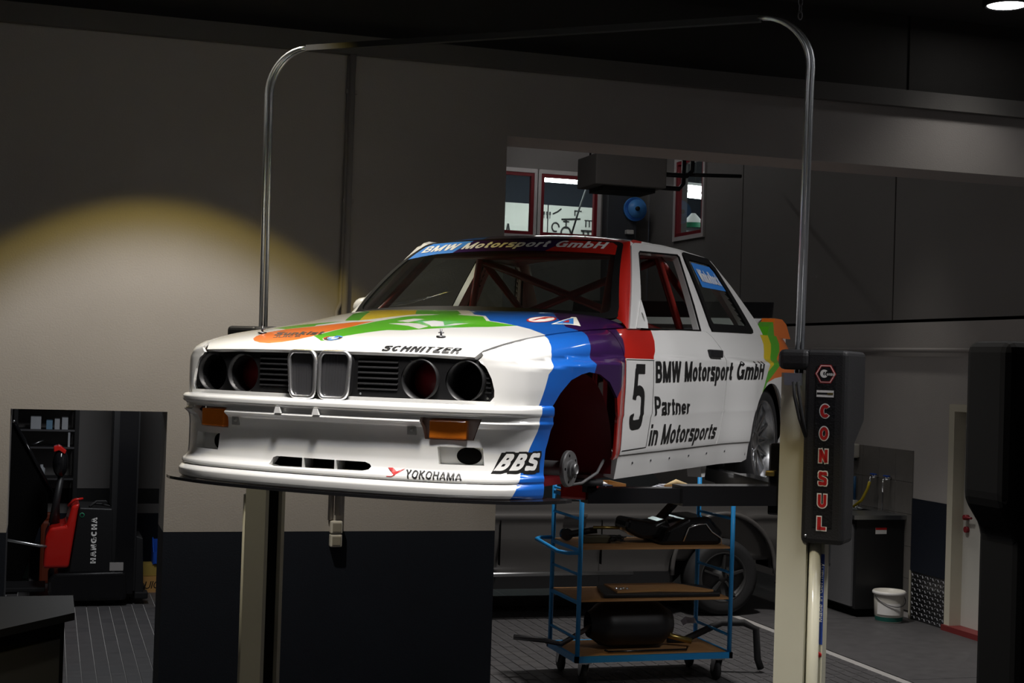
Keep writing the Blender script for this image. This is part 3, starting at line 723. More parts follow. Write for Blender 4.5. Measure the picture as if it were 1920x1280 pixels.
# ---- hood with its painted bands
orange = [(-.6242, .0619), (-.643, .0964), (-.6556, .1603), (-.5773, .2429), (-.4219, .3129), (-.2585, .4347), (-.1265, .4637), (-.1419, .4131), (-.1388, .294), (-.1844, .157), (-.1973, .0976), (-.2613, .0548), (-.3491, .0294), (-.4468, .0207), (-.5272, .0246), (-.5857, .0387)]
green1 = [(-.1962, .107), (-.1734, .1461), (-.1395, .2936), (-.1184, .4567), (-.0474, .6051), (.1537, .7102), (.2913, .6827), (.4152, .6643), (.517, .5626), (.7295, .5193), (.6412, .4357), (.5542, .3958), (.4041, .3171), (.2823, .2496), (.1708, .245), (.1207, .204), (.0099, .1002), (-.0112, .0595), (-.0738, .0473)]
green2 = [(-.3766, .4805), (-.56, .70), (-.62, .84), (-.52, .80), (-.2676, .4848)]
yellow = [(-.2676, .4848), (-.52, .80), (-.62, .85), (-.60, 1.01), (-.33, 1.01), (-.0514, .6876), (-.2049, .5261)]
green3 = [(-.0514, .6876), (-.33, 1.01), (-.05, 1.01), (.2322, .7215), (.2207, .6724), (.06, .70)]
green4 = [(-.7751, .3005), (-.5854, .2436), (-.4311, .3206), (-.4698, .3583), (-.3611, .4627), (-.5188, .42), (-.7206, .36)]
blue = [(.03, 1.01), (.3226, .7168), (.4134, .6849), (.5345, .5678), (.6431, .5439), (.7481, .5128), (.8403, .479), (1.02, .372), (1.02, .63), (.9117, .6446), (.7584, .7851), (.6377, .919), (.58, 1.01)]
purple = [(.58, 1.01), (.6377, .919), (.7584, .7851), (.9117, .6446), (1.02, .63), (1.02, 1.01)]
wsp = [[(.0209, .4096), (.1302, .4369), (.2004, .4279), (.3274, .3619), (.3271, .2972), (.2015, .36)], [(.1861, .4776), (.227, .5176), (.3063, .4956), (.4015, .3939), (.3464, .3654), (.2943, .4074)], [(.3894, .3912), (.4057, .465), (.476, .4837), (.4426, .4215)], [(.0118, .478), (.0618, .5542), (.1428, .5433), (.1157, .4526)]]
ART = [(w, 0) for w in wsp]+[(orange, 6), (green1, 5), (green2, 5), (yellow, 4), (green3, 5), (green4, 5), (blue, 1), (purple, 2)]
def hood_col(u, v):
    for pl, c in ART:
        if pip((u, v), pl): return c
    return 0
clampuv = lambda pl: [(max(-.994, min(.994, a)), max(.001, min(.999, b))) for a, b in pl]
hood_out = [(-.987, 0), (.987, 0), (.989, 1), (-.989, 1)]
hd = panel('hood', hood, hood_out, SM, car, lines=[pl+[pl[0]] for pl, c in ART], classify=hood_col, st=(.035, .025), flange=.022)
tag(hd, 'hood painted with orange, green, yellow, blue and purple bands')
letter('SCHNITZER', [(.3974, .004), (.3823, .023), (.8573, .0322), (.8892, .0062)], hood, 'sticker_black', hd, w=.20, shear=.35, space=.16)
letter('Sunkist', [(-.50, .105), (-.565, .165), (-.20, .185), (-.14, .125)], hood, 'sticker_black', hd, w=.20, shear=.3)
letter('JUICE', [(-.47, .072), (-.50, .095), (-.29, .108), (-.26, .085)], hood, 'sticker_black', hd, w=.16, shear=.2)
# F decal and spark decal
for rx, ry, c, lf in ((.062, .082, 'sticker_red', .0010), (.054, .070, 'sticker_white', .0016)):
    v, f = shape_faces(ell(.735, .70, rx, ry)); decal('fire_sticker', v, f, hood, c, hd, lf)
letter('F', [(.715, .645), (.695, .735), (.755, .775), (.770, .69)], hood, 'sticker_red', hd, name='sticker_letter', lift=.0022, w=.26, shear=.3)
v, f = shape_faces([(.835, .635), (.812, .815), (.80, .845), (.815, .86), (.94, .72), (.90, .70)]); decal('cutoff_sticker', v, f, hood, 'sticker_white', hd, .0012)
v, f = shape_faces([(.842, .66), (.822, .80), (.825, .825), (.90, .72)]); decal('cutoff_sticker_face', v, f, hood, 'sticker_blue', hd, .0018)
v, f = shape_faces([(.852, .70), (.835, .775), (.872, .725)]); decal('cutoff_sticker_spark', v, f, hood, 'sticker_red', hd, .0024)
# roundel
for rx, c, lf in ((1.0, 'sticker_white', .0012), (.92, 'sticker_black', .0018), (.56, 'sticker_white', .0024)):
    v, f = shape_faces(ell(-.022, .078, .066*rx, .030*rx)); decal('emblem_disc', v, f, hood, c, hd, lf)
for a, c in ((20, 'sticker_blue'), (140, 'sticker_red'), (260, 'sticker_blue')):
    pl = [(-.022+.062*math.cos(math.radians(a+t)), .078+.028*math.sin(math.radians(a+t))) for t in range(0, 90, 15)]+[(-.022+.047*math.cos(math.radians(a+t)), .078+.0215*math.sin(math.radians(a+t))) for t in range(75, -15, -15)]
    v, f = shape_faces(pl, (.02, .02)); decal('emblem_band', v, f, hood, c, hd, .0026)
for a in (0, 180):
    pl = [(-.022, .078)]+[(-.022+.034*math.cos(math.radians(a+t)), .078+.0155*math.sin(math.radians(a+t))) for t in range(0, 100, 15)]
    v, f = shape_faces(pl, (.02, .02)); decal('emblem_quarter', v, f, hood, 'sticker_blue', hd, .0030)
# hood pins
for u, v_ in ((.6013, .15), (-.66, .15)):
    q = hood(u, v_); m = MB(); m.lathe([(.0, .007), (.017, .006), (.019, .003), (.019, 0)], q, n=16); m.cyl((q[0], q[1], q[2]), (q[0], q[1], q[2]+.032), .0045, 8); m.tube([(q[0]-.012, q[1], q[2]+.018), (q[0]+.012, q[1], q[2]+.018)], .0025, 6)
    m.build('hood_pin', 'steel_dark', hd)
# ---- nose: band under the grille
def nose(x, z): return (x, frontY(x)-.004, z)
panel('nose_band', nose, [(-.70, .532), (.70, .532), (.70, .5476), (.685, .550), (-.685, .550), (-.70, .5476)], 'paint_white', car, st=(.04, .01), flange=.03)
# ---- grille
LX = [.581, .405]
gr = None
def grl(x, z): return (x, frontY(x)+.014, z)
def topz(x): return .716-.012*(x/.69)**2
g_out = [(-.69, .552), (.69, .552), (.70, .565), (.70, .60), (.69, .655), (.67, .69), (.64, .704)]+[(x/10, topz(x/10)) for x in range(5, -6, -1)]+[(-.64, .704), (-.67, .69), (-.69, .655), (-.70, .60), (-.70, .565)]
gh = [ell(s*x, .632-.01, .076, .076, 28) for s in (1, -1) for x in LX]
SLW = [(.150, .318), (-.318, -.150)]
gh += [rrect(a, b_, .572, .697, .006, 2) for a, b_ in SLW]
grille = panel('grille', grl, g_out, 'grille_black', car, holes=gh, st=(.03, .02), flange=.03)
for a, b_ in SLW:
    for k in range(6):
        z = .580+k*.021; m = MB()
        m.grid(lambda i, j: (a+(b_-a)*i, frontY(a+(b_-a)*i)+.010+.016*j, z+.010*j), 6, 1); m.grid(lambda i, j: (a+(b_-a)*i, frontY(a+(b_-a)*i)+.010, z-.004*j), 6, 1)
        m.build('slat', 'black_plastic', grille)
for s in (1, -1):
    for k in range(5):                                    # short slats outside the lamps
        z = .580+k*.018; m = MB(); x0, x1 = (.655, .684-.003*k) if s > 0 else (-.684+.003*k, -.655)
        m.box(x0, x1, frontY(.68)+.006, frontY(.68)+.020, z, z+.005); m.build('slat', 'black_plastic', grille)
    for x in LX:
        y = frontY(x)
        m = MB(); m.lathe([(.077, .004), (.080, .004), (.080, -.02), (.079, -.10), (.075, -.10), (.075, .004), (.077, .004)], (s*x, y+.012, .622), 'y', 32)
        m.build('lamp_bucket', 'black_plastic', grille)
        MB().lathe([(0, -.095), (.078, -.095), (.078, -.10), (0, -.10)], (s*x, y+.012, .622), 'y', 28).build('lamp_back', 'inside_red' if x < .5 else 'black_matte', grille)
    MB().cyl((s*.165, frontY(.165)+.006, .561), (s*.165, frontY(.165)+.012, .561), .004, 8).build('screw', 'steel', grille)
    MB().cyl((s*.668, frontY(.668)+.006, .561), (s*.668, frontY(.668)+.012, .561), .004, 8).build('screw', 'steel', grille)
# kidneys
for s in (1, -1):
    pl = rrect(.0, 1., 0, 1, .2, 5)
    def kid(a, b_, grow=0): 
        w0 = .010; w1 = .140-.012*(1-b_)**1.2
        return (s*(w0+(w1-w0)*a), -.738+.012*a, .540+(.717-.540)*b_)
    k = MB(); k.tube([kid(*p) for p in pl], 0.0085, 8, closed=True); kd = k.build('kidney_grille', 'chrome_trim', car)
    k = MB(); pl2 = [(.5+(p[0]-.5)*.93, .5+(p[1]-.5)*.945) for p in pl]
    n = len(pl2); vs = [kid(*p) for p in pl2]+[(v[0], v[1]+.05, v[2]) for v in [kid(*p) for p in pl2]]
    k.add(vs, [(i, (i+1) % n, n+(i+1) % n, n+i) for i in range(n)]); k.build('kidney_sleeve', 'black_plastic', kd)
    for i in range(9):
        a = .09+.82*i/8; p0, p1 = kid(a, .03), kid(a, .97)
        m = MB(); m.bar((p0[0], p0[1]+.012, p0[2]), (p1[0], p1[1]+.012, p1[2]), .0042, .022); m.build('kidney_slat', 'slat_grey', kd)
# dark engine bay behind the openings
m = MB(); m.box(-.66, .66, -.47, -.45, .20, .74); m.build('radiator_panel', 'inside_red', car)
m = MB(); m.box(-.30, .30, -.56, -.48, .25, .68); m.build('radiator', 'black_matte', car)
# ---- front bumper
sig = [(.440, .484), (.668, .484), (.640, .402), (.455, .402)]
duct = [(.504, .376), (.676, .376), (.683, .310), (.512, .310)]
neg = lambda pl: [(-a, b_) for a, b_ in pl]
slot = [(-.205, .298), (-.19, .304), (.215, .304), (.236, .297), (.243, .288), (.236, .277), (.215, .271), (-.18, .267), (-.215, .272)]
BW = [(.537, .90), (.5086, .8977), (.4761, .8897), (.4438, .8876), (.3833, .8582), (.3655, .8511), (.2808, .8187), (.2009, .7773), (.186, .77)]
bw_line = [(a, z_) for z_, a in BW]
def bumpf(s, z):
    q = bump(s, .34); return (q[0], q[1], z)
def bump_col(s, z):
    for i in range(len(BW)-1):
        if BW[i+1][0] <= z <= BW[i][0]:
            t = (z-BW[i][0])/(BW[i+1][0]-BW[i][0]); return 1 if s > BW[i][1]+(BW[i+1][1]-BW[i][1])*t else 0
    return 0
bend = [(.9735, .5375), (.9735, .5151), (.9727, .4715), (.9504, .4068), (.934, .3713), (.9182, .2293), (.915, .187)]
b_out = [(-a, z_) for a, z_ in bend]+bend[::-1]
bumper = panel('front_bumper', bump, b_out, SM, car, holes=[sig, neg(sig), duct, neg(duct), slot], lines=[bw_line], classify=bump_col, st=(.03, .0045), flange=.035, flat_flange=True)
tag(bumper, 'deep white front bumper with blue corner')
for s in (1, -1):
    f = (lambda pl: pl) if s == 1 else neg
    panel('signal_tray', bumpf, f([(.43, .487), (.668, .487), (.636, .399), (.448, .399)]), 'paint_white', bumper, st=(.03, .01), flange=0, lift=-.030)
    # amber lamp
    q0, q1 = bump(s*.470, .44), bump(s*.612, .44); mid = [(a+c)/2 for a, c in zip(q0, q1)]
    d = Vector((q1[0]-q0[0], q1[1]-q0[1], 0)); L = d.length; ang = math.atan2(d.y, d.x) if s == 1 else math.atan2(-d.y, -d.x)
    tsg = MB().box(-L/2, L/2, -.016, .03, -.035, .035, bev=.006).build('turn_signal', 'lamp_amber', bumper, (mid[0], mid[1]+.011, .4400)); tsg.rotation_euler = (0, 0, ang)
    tag(tsg, 'amber turn signal')
    panel('duct_tray', bumpf, f([(.498, .382), (.682, .382), (.690, .304), (.505, .304)]), 'paint_white', bumper, st=(.03, .01), flange=0, lift=-.034)
    c0 = .625 if s == 1 else -.535
    v, fc = shape_faces(ell(c0, .343, .05, .033)); decal('duct_mouth', v, fc, bumpf, 'black_matte', bumper, -.032)
    q = bump(s*.405, .435); m = MB(); m.box(-.018, .018, -.006, .01, -.020, .018, bev=.003); m.lathe([(.0, .012), (.007, .012), (.007, .0)], (0.004, 0, 0), 'y', 10)
    o = m.build('tow_point', mat('tow_grey', (.42, .42, .41), .4), bumper); o.location = q; o.rotation_euler = (0, 0, .12*s)
panel('slot_backing', bumpf, [(-.26, .32), (.28, .32), (.28, .255), (-.26, .255)], 'black_matte', bumper, st=(.04, .02), flange=0, lift=-.07)
for s in (-.062, .085):
    q = bump(s, .287); MB().box(q[0]-.003, q[0]+.003, q[1]+.001, q[1]+.07, .268, .304).build('slot_divider', 'paint_white', bumper)
for s in (-.165, .012):
    q = bump(s, .482); MB().prism([(q[0]-.016, .474), (q[0]+.016, .474), (q[0]+.009, .499), (q[0]-.009, .499)], 'y', q[1]-.020, q[1]+.01).build('bumper_tab', 'paint_white', bumper)
MB().grid(lambda i, j: tuple(Vector(bump(-.97+1.94*i, .5372))*(1-.06*j)+Vector((0, .025*j, .02*j))), 40, 1).build('bumper_top', 'paint_white', bumper)
letter('YOKOHAMA', [(.3965, .2535), (.388, .284), (.6032, .2802), (.6042, .2555)], bump, 'sticker_black', bumper, w=.19, space=.10)
for pl in ([(.3135, .288), (.334, .288), (.352, .275), (.385, .288), (.371, .278), (.352, .262), (.340, .2565), (.3193, .2565), (.338, .270)],):
    v, f = shape_faces(pl); decal('tyre_mark', v, f, bump, 'sticker_red', bumper, .0014)
# big white lettering with black outline on the corner
BQ = [(.716, .292), (.748, .356), (.903, .3585), (.898, .296)]
letter('BBS', split=True, name='letter_outline', quad=[(.706, .281), (.742, .364), (.913, .366), (.908, .283)], fn=bump, material='sticker_black', parent=bumper, w=.24, grow=.10, shear=.28, space=.16, lift=.0012)
v, f = shape_faces([(.712, .286), (.747, .3605), (.905, .363), (.902, .287)], (.02, .01)); decal('lettering_ground', v, f, bump, 'sticker_black', bumper, .0010)
letter('BBS', BQ, bump, 'sticker_white', bumper, split=True, name='letter', w=.24, shear=.28, space=.16, lift=.0026)
# ---- splitter
def spl(k, o):
    a = abs(k); q = Vector(bump(k, .19)); e = .003
    q2 = Vector(bump(k+e, .19)); q1 = Vector(bump(k-e, .19)); t = (q2-q1).normalized(); n = Vector((t.y, -t.x, 0)); 
    return q+n*o
ks = [-.97+1.94*i/60 for i in range(61)]
oo = lambda k: .028+.060*sst(.6, .97, abs(k))
top = [spl(k, oo(k)) for k in ks]; inn = [spl(k, -.10) for k in ks]
m = MB(); n = len(ks)
vs = [(p.x, p.y, .186) for p in top]+[(p.x, p.y, .186) for p in inn]+[(p.x, p.y, .174) for p in top]+[(p.x, p.y, .174) for p in inn]
fs = []
for i in range(n-1): fs += [(i, i+1, n+i+1, n+i), (2*n+i+1, 2*n+i, 3*n+i, 3*n+i+1), (i+1, i, 2*n+i, 2*n+i+1), (n+i, n+i+1, 3*n+i+1, 3*n+i)]
fs += [(0, n, 3*n, 2*n), (n-1, 3*n-1, 4*n-1, 2*n-1)]
m.add(vs, fs); m.build('splitter', 'carbon', car)
MB().box(-.62, .62, -.66, 2.3, .19, .22).build('floor_pan', 'inside_red', car)
# ---- windshield with black border and sun strip
def lind(pl): return pl
ws = panel('windshield', wind, [(-1, 0), (1, 0), (1, 1), (-1, 1)], 'car_glass', car, st=(.06, .06), flange=0)
panel('windshield_seal', wind, rrect(-1.015, 1.015, -.012, 1.012, .06), 'seal_black', ws, holes=[rrect(-.965, .965, .035, .982, .07)], st=(.05, .05), flange=.01, lift=.002)
def strip_col(u, v): 
    bl = -.509+(-.4412+.509)*(v-.7536)/.276; rd = .3707+(.547-.3707)*(v-.7762)/.278
    return 0 if u < bl else (1 if u < rd else 2)
so = [(-.965, .705), (-.80, .738), (-.6691, .757), (-.2163, .766), (.3707, .775), (.6975, .776), (.965, .772), (.965, .93), (.92, .985), (-.92, .985), (-.965, .93)]
panel('sun_strip', wind, so, ['sticker_blue', 'paint_purple', 'paint_red'], ws, lines=[[(-.53, .70), (-.44, 1.03)], [(.33, .71), (.547, 1.054)]], classify=strip_col, st=(.05, .03), flange=0, lift=.0022)
vs, fs = text_mesh('BMW Motorsport GmbH', w=.19, shear=.25)
def arcq(a, b_): # follows the curved upper edge
    u = -.90+1.79*a; base = .800+.03*math.sin(a*PI)*0+.055*a; return (u-.06*b_*(1-a), base+.125*b_)
decal('lettering', [arcq(*v) for v in vs], fs, wind, 'sticker_white', ws, .0040)
# ---- roof
def roof_col(u, v):
    if v > .16+.10*abs(u)**4*0: return 0
    return 1 if u < -.35 else (2 if u < .45 else 3)
rf = panel('roof', roof, [(-1, 0), (1, 0), (1, 1), (-1, 1)], SM, car, lines=[[(-1, .16), (1, .16)], [(-.35, 0), (-.35, .16)], [(.45, 0), (.45, .16)]], classify=roof_col, st=(.06, .04), flange=.02)
# ---- greenhouse sides
OPEN = [(.760, .872), (1.03, 1.165), (1.10, 1.243), (1.13, 1.255), (1.70, 1.284), (1.722, 1.275), (1.66, 1.02), (1.632, .893)]
DFO = [(.615, .866), (1.04, 1.275), (1.10, 1.292), (1.19, 1.298), (1.765, 1.308), (1.786, 1.30), (1.76, 1.16), (1.70, .8875)]
QWO = [(1.818, .925), (1.835, .895), (2.575, .908), (2.59, .925), (2.30, 1.26), (2.225, 1.303), (1.825, 1.306), (1.80, 1.29)]
QWI = [(1.865, .955), (1.88, .935), (2.47, .945), (2.48, .955), (2.255, 1.235), (2.19, 1.268), (1.875, 1.27), (1.85, 1.255)]
GO_ = [(.600, .8665), (1.07, 1.300), (1.12, 1.312), (1.75, 1.322), (2.20, 1.312), (2.30, 1.298), (2.50, 1.17), (2.76, .975), (2.80, .908), (1.5, .887)]
for sg, mir in ((1, False), (-1, True)):
    gcol = (lambda y, z: 3 if y < .615+1.04*(z-.866)+.02 or (z > 1.297 and y < 1.22) else 0) if sg == 1 else None
    sfr = panel('side_frame', green, GO_, SM, car, holes=[[(a+(.012 if a < 1.2 else -.006), z_) for a, z_ in OPEN], QWI], st=(.04, .03), flange=.03, mirror=mir, classify=gcol, lines=[[(.62, .866), (1.08, 1.31)]] if sg == 1 else ())
    dfr = panel('window_frame', green, DFO, 'paint_white', parts['door', sg], holes=[OPEN], st=(.04, .03), flange=.02, mirror=mir, lift=.007)
    m = MB(); pl = OPEN; q = [green(a, z_) for a, z_ in pl]; m.tube([(sg*(x+.006), y, z) for x, y, z in q], .005, 6, closed=True); m.build('frame_rubber', 'seal_black', parts['door', sg])
    qs = panel('window_seal', green, QWO, 'seal_black', sfr, holes=[QWI], st=(.05, .03), flange=.02, mirror=mir, lift=.010)
    qw = panel('rear_side_window', green, QWI, 'side_glass', car, st=(.06, .05), flange=0, mirror=mir, lift=.004)
    # A pillar
    m = MB()
    def pil(i, j):
        v = i; a = Vector(wind(1.0, v)); g = GO_; y = .600+(1.07-.600)*v; z = .8665+(1.300-.8665)*v; b_ = Vector(green(y, z))
        mid = (a+b_)/2+Vector((.012, -.006, .004))
        t = j; p = a*(1-t)**2+mid*2*t*(1-t)+b_*t*t
        return (sg*p.x, p.y, p.z)
    m.grid(pil, 16, 6); ap = m.build('windshield_pillar', 'paint_red' if sg == 1 else 'paint_white', car)
    # mirror bracket plate in the window corner
    if sg == 1:
        panel('mirror_plate', green, [(.70, .870), (.845, .873), (.865, .905), (.875, 1.005)], 'paint_white', parts['door', sg], holes=[ell(.825, .925, .011, .022, 12)], st=(.02, .02), flange=.012, lift=.012)
if True:
    v, f = shape_faces([(1.885, 1.258), (2.195, 1.256), (2.245, 1.228), (2.335, 1.130), (1.922, 1.130)], (.06, .04)); decal('name_strip', v, f, green, 'sticker_blue', parts['quarter', 1], .0065, (0, 1.3, .55))
    letter('Winkelhock', [(1.945, 1.160), (1.918, 1.225), (2.235, 1.218), (2.285, 1.155)], green, 'sticker_white', parts['quarter', 1], lift=.0105, w=.20)
# ---- door dressing (left): number panel, lettering, handle
D = parts['door', 1]; Q = parts['quarter', 1]
NP = [(.440, .318), (.436, .728), (.7657, .7312), (.7774, .4929), (.7391, .3411), (.735, .330)]
v, f = shape_faces([(.4365, .729), (.774, .7312), (.774, .7285), (.4365, .7262)], (.05, .004)); decal('panel_edge', v, f, side, 'sticker_black', D, .0016)
v, f = shape_faces([(.7657, .7312), (.769, .7312), (.781, .4929), (.742, .338), (.738, .340), (.7774, .4929)], (.02, .02)); decal('panel_edge', v, f, side, 'sticker_black', D, .0016)
v, f = shape_faces([(.45, .332), (.74, .338), (.74, .334), (.45, .328)], (.05, .004)); decal('panel_edge', v, f, side, 'sticker_black', D, .0016)
letter('5', [(.505, .420), (.520, .711), (.672, .711), (.668, .420)], side, 'sticker_black', D, name='race_number', lift=.002, w=.15, seg=.05)
letter('BMW Motorsport GmbH', [(.8003, .6283), (.7945, .7265), (2.43, .7493), (2.385, .6525)], side, 'sticker_black', D, lift=.0022, w=.20, split=True, name='letter')
letter('Partner', [(.82, .480), (.795, .5671), (1.2933, .5471), (1.2984, .480)], side, 'sticker_black', D, lift=.002, w=.18)
letter('in Motorsports', [(.7685, .3416), (.7918, .4393), (1.7759, .4225), (1.7272, .3457)], side, 'sticker_black', D, lift=.002, w=.18)
for sg in (1, -1):
    q = side(1.69, .778); m = MB(); m.rbox(-.10, .10, -.018, .018, -.018, .018, .008)
    hnd = MB().box(-.014, .018, -.095, .085, -.020, .020, bev=.008).build('door_handle', 'black_plastic', parts['door', sg]); hnd.location = (sg*(q[0]+.006), q[1], q[2]); hnd.scale = (sg, 1, 1)
# right mirror
m = MB(); m.grid(lambda i, j: (-.825+.062*math.sin(PI*i)*math.cos(2*PI*j), .93-.05*math.cos(PI*i), .962+.050*math.sin(PI*i)*math.sin(2*PI*j)), 10, 16); m.build('door_mirror', 'paint_white', car)
MB().bar((-.79, .93, .935), (-.70, .90, .90), .04, .03).build('mirror_foot', 'paint_white', car)
# ---- rear: glass, trunk, tail, bumper, wing
def rearg(u, v): 
    x = u*(.50+.13*v); y = 2.19+.52*v; z = 1.318-.40*v+.03*4*v*(1-v)*.5-.05*u*u*(1-v*.5)
    return (x, y, z)
panel('rear_window', rearg, [(-1, 0), (1, 0), (1, 1), (-1, 1)], 'side_glass', car, st=(.1, .1), flange=0)
for sg in (1, -1):
    m = MB(); m.grid(lambda i, j: tuple((Vector(rearg(1, i))*(1-j)+Vector(green(2.20+.58*i, 1.312-.40*i))*j)[k]*(sg if k == 0 else 1) for k in range(3)), 10, 3); m.build('rear_pillar', 'paint_white', car)
m = MB(); m.grid(lambda i, j: ((2*j-1)*(.70-.02*i), 2.70+.70*i, .925+.012*math.sin(PI*j)-.01*i), 8, 10); m.build('trunk_lid', 'paint_white', car)
m = MB(); m.grid(lambda i, j: ((2*j-1)*.70, 3.42, .93-.45*i), 2, 8); m.build('tail_panel', 'paint_white', car)
for sg in (1, -1): MB().box(sg*.40, sg*.68, 3.415, 3.435, .70, .84).build('tail_light', 'sticker_red', car)
m = MB(); m.grid(lambda i, j: tuple([(.74*math.sin((2*j-1)*1.35)/math.sin(1.35)), 3.33+.16*math.cos((2*j-1)*1.35), .50-.24*i]), 2, 14); m.build('rear_bumper', 'paint_white', car)
m = MB(); m.prism([(-.16, .040), (-.14, .082), (.02, .092), (.16, .085), (.16, .075), (.0, .055)], 'x', -.66, .66); wg = m.build('rear_wing', 'paint_white', car, (0, 3.2, .93))
for sg in (1, -1):
    cl = [[(2.90, .93), (3.02, .985), (3.04, 1.014), (3.20, 1.014), (3.30, .985), (3.40, .90), (2.90, .90)]]
    m = MB(); m.prism([(y-3.2, z-.93) for y, z in cl[0]], 'x', sg*.655, sg*.735); m.build('end_plate', 'paint_orange', wg)
    m = MB(); m.prism([(2.86-3.2, -.03), (2.90-3.2, .03), (2.985-3.2, .06), (3.02-3.2, -.03)], 'x', sg*.660, sg*.740); m.build('end_plate_band', 'paint_green', wg)
m = MB(); m.prism([(.02, .092), (.05, .19), (.06, .19), (.04, .092)], 'x', -.665, .665); m.build('flap', 'carbon', wg)
# ---- cabin
MB().box(-.60, .60, .50, .80, .62, .86, bev=.04).build('dashboard', 'black_plastic', car)
MB().box(-.68, .68, .40, .44, .22, .86).build('firewall', 'inside_red', car)
for sg in (1, -1):
    m = MB(); m.box(sg*.70, sg*.72, .46, 2.2, .32, .84); m.build('door_card', 'inside_red', car)
    m = MB(); q = [(sg*.60, .50, .30), (sg*.62, .62, .86), (sg*.50, 1.04, 1.235), (sg*.51, 1.60, 1.275), (sg*.64, 1.72, .80), (sg*.64, 1.74, .25)]
    m.tube(q, .021, 10); m.build('roll_cage', 'cage_red', car)
    MB().tube([(sg*.51, 1.60, 1.27), (sg*.55, 2.55, .84)], .021, 10).build('roll_cage_stay', 'cage_red', car)
    MB().tube([(sg*.63, .60, .75), (sg*.64, 1.72, .40)], .021, 10).build('roll_cage_door_bar', 'cage_red', car)
MB().tube([(.62, 1.71, .84), (-.50, 1.62, 1.25)], .021, 10).build('roll_cage_diagonal', 'cage_red', car)
MB().tube([(-.62, 1.71, .84), (.50, 1.62, 1.25)], .021, 10).build('roll_cage_diagonal', 'cage_red', car)
for y, x, z in ((1.04, .50, 1.235), (1.60, .51, 1.275)): MB().tube([(-x, y, z), (x, y, z)], .021, 10).build('roll_cage_cross', 'cage_red', car)
MB().box(-.66, .66, 2.25, 2.70, .80, .86).build('parcel_shelf', 'inside_red', car)
MB().box(-.68, .68, .44, 2.30, .225, .26).build('cabin_floor', 'inside_red', car)
# ---- wheel housings, front hubs, rear wheels
for sg in (1, -1):
    m = MB(); pl = arc(-.03, .30, .365, -10, 190, 24)
    m.grid(lambda i, j: (sg*(.40+.40*j), pl[int(round(i*24))][0], pl[int(round(i*24))][1]), 24, 3)
    o = m.build('wheel_housing', 'inside_red', car)
    m = MB(); m.prism([(-.39, .19), (-.30, .175), (.30, .20), (.42, .20), (.42, .45), (.30, .66), (.0, .70), (-.25, .62), (-.40, .45)], 'x', sg*.40, sg*.42); m.build('inner_wing', 'inside_red', car)
    MB().box(sg*.42, sg*.50, -.10, .10, .20, .64, bev=.03).build('suspension_strut', 'inside_red', car)
    m = MB(); pl2 = arc(2.575, .30, .355, -10, 190, 24)
    m.grid(lambda i, j: (sg*(.40+.42*j), pl2[int(round(i*24))][0], pl2[int(round(i*24))][1]), 24, 3); m.build('rear_wheel_housing', 'black_matte', car)
    m = MB(); m.lathe([(.0, .028), (.016, .03), (.020, .034), (.024, .030), (.026, .020), (.036, .018), (.038, .008), (.072, .006), (.075, .0), (.075, -.012), (.03, -.015), (.03, -.12), (0, -.12)], (0, 0, 0), 'x', 40, hard=True)
    hb = m.build('front_hub', mat('hub_steel', (.22, .22, .22), .5, metal=.7, noise=.2, nscale=30), car, (sg*.745, .012, .272)); hb.scale = (sg, 1, 1)
    for k in range(5):
        a = 2*PI*k/5+.6; m = MB(); m.lathe([(.0, .0075), (.0065, .0075), (.0065, 0)], (0, .056*math.cos(a), .056*math.sin(a)), 'x', 10); m.build('bolt_hole', 'black_matte', hb)
    # grey brake hose
MB().tube([(.78, .30, .30), (.77, .25, .245), (.74, .16, .205), (.70, .08, .195)], .0065, 8).build('brake_hose', mat('hose_grey', (.14, .14, .14), .6), car)
MB().box(.58, .70, .30, .46, .12, .20, bev=.01).build('jack_block', 'paint_red', car)
MB().prism([(1.72, .21), (1.83, .21), (1.80, .14), (1.75, .14)], 'x', .66, .735).build('jack_point', 'paint_white', car)
def rear_wheel(sg):
    m = MB(); m.lathe([(.235, .105), (.262, .118), (.295, .110), (.310, .085), (.313, .0), (.310, -.085), (.295, -.11), (.235, -.10), (.235, .105)], (0, 0, 0), 'x', 48); wh = m.build('wheel', 'rubber', car, (sg*.70, 2.60, .300))
    m = MB(); m.lathe([(.236, .108), (.229, .116), (.222, .108), (.217, .06), (.205, .03), (.200, -.06), (.215, -.10)], (0, 0, 0), 'x', 48); r = m.build('rim', 'alloy', wh)
    MB().lathe([(.0, .068), (.045, .068), (.056, .060), (.06, .045), (.06, .0)], (0, 0, 0), 'x', 24).build('hub_cap', 'alloy', wh)
    for k in range(15):
        for d in (-1, 1):
            a = 2*PI*k/15; a2 = a+d*.42
            p0 = (.055, .055*math.cos(a), .055*math.sin(a)); p1 = (.072, .215*math.cos(a2), .215*math.sin(a2))
            MB().bar(p0, p1, .014, .011).build('spoke', 'alloy', wh)
    MB().lathe([(.0, .0), (.16, .0), (.16, -.02), (0, -.02)], (0, 0, 0), 'x', 24).build('brake_disc', 'steel_dark', wh)
    if sg < 0: wh.rotation_euler = (0, 0, PI)
rear_wheel(1); rear_wheel(-1)
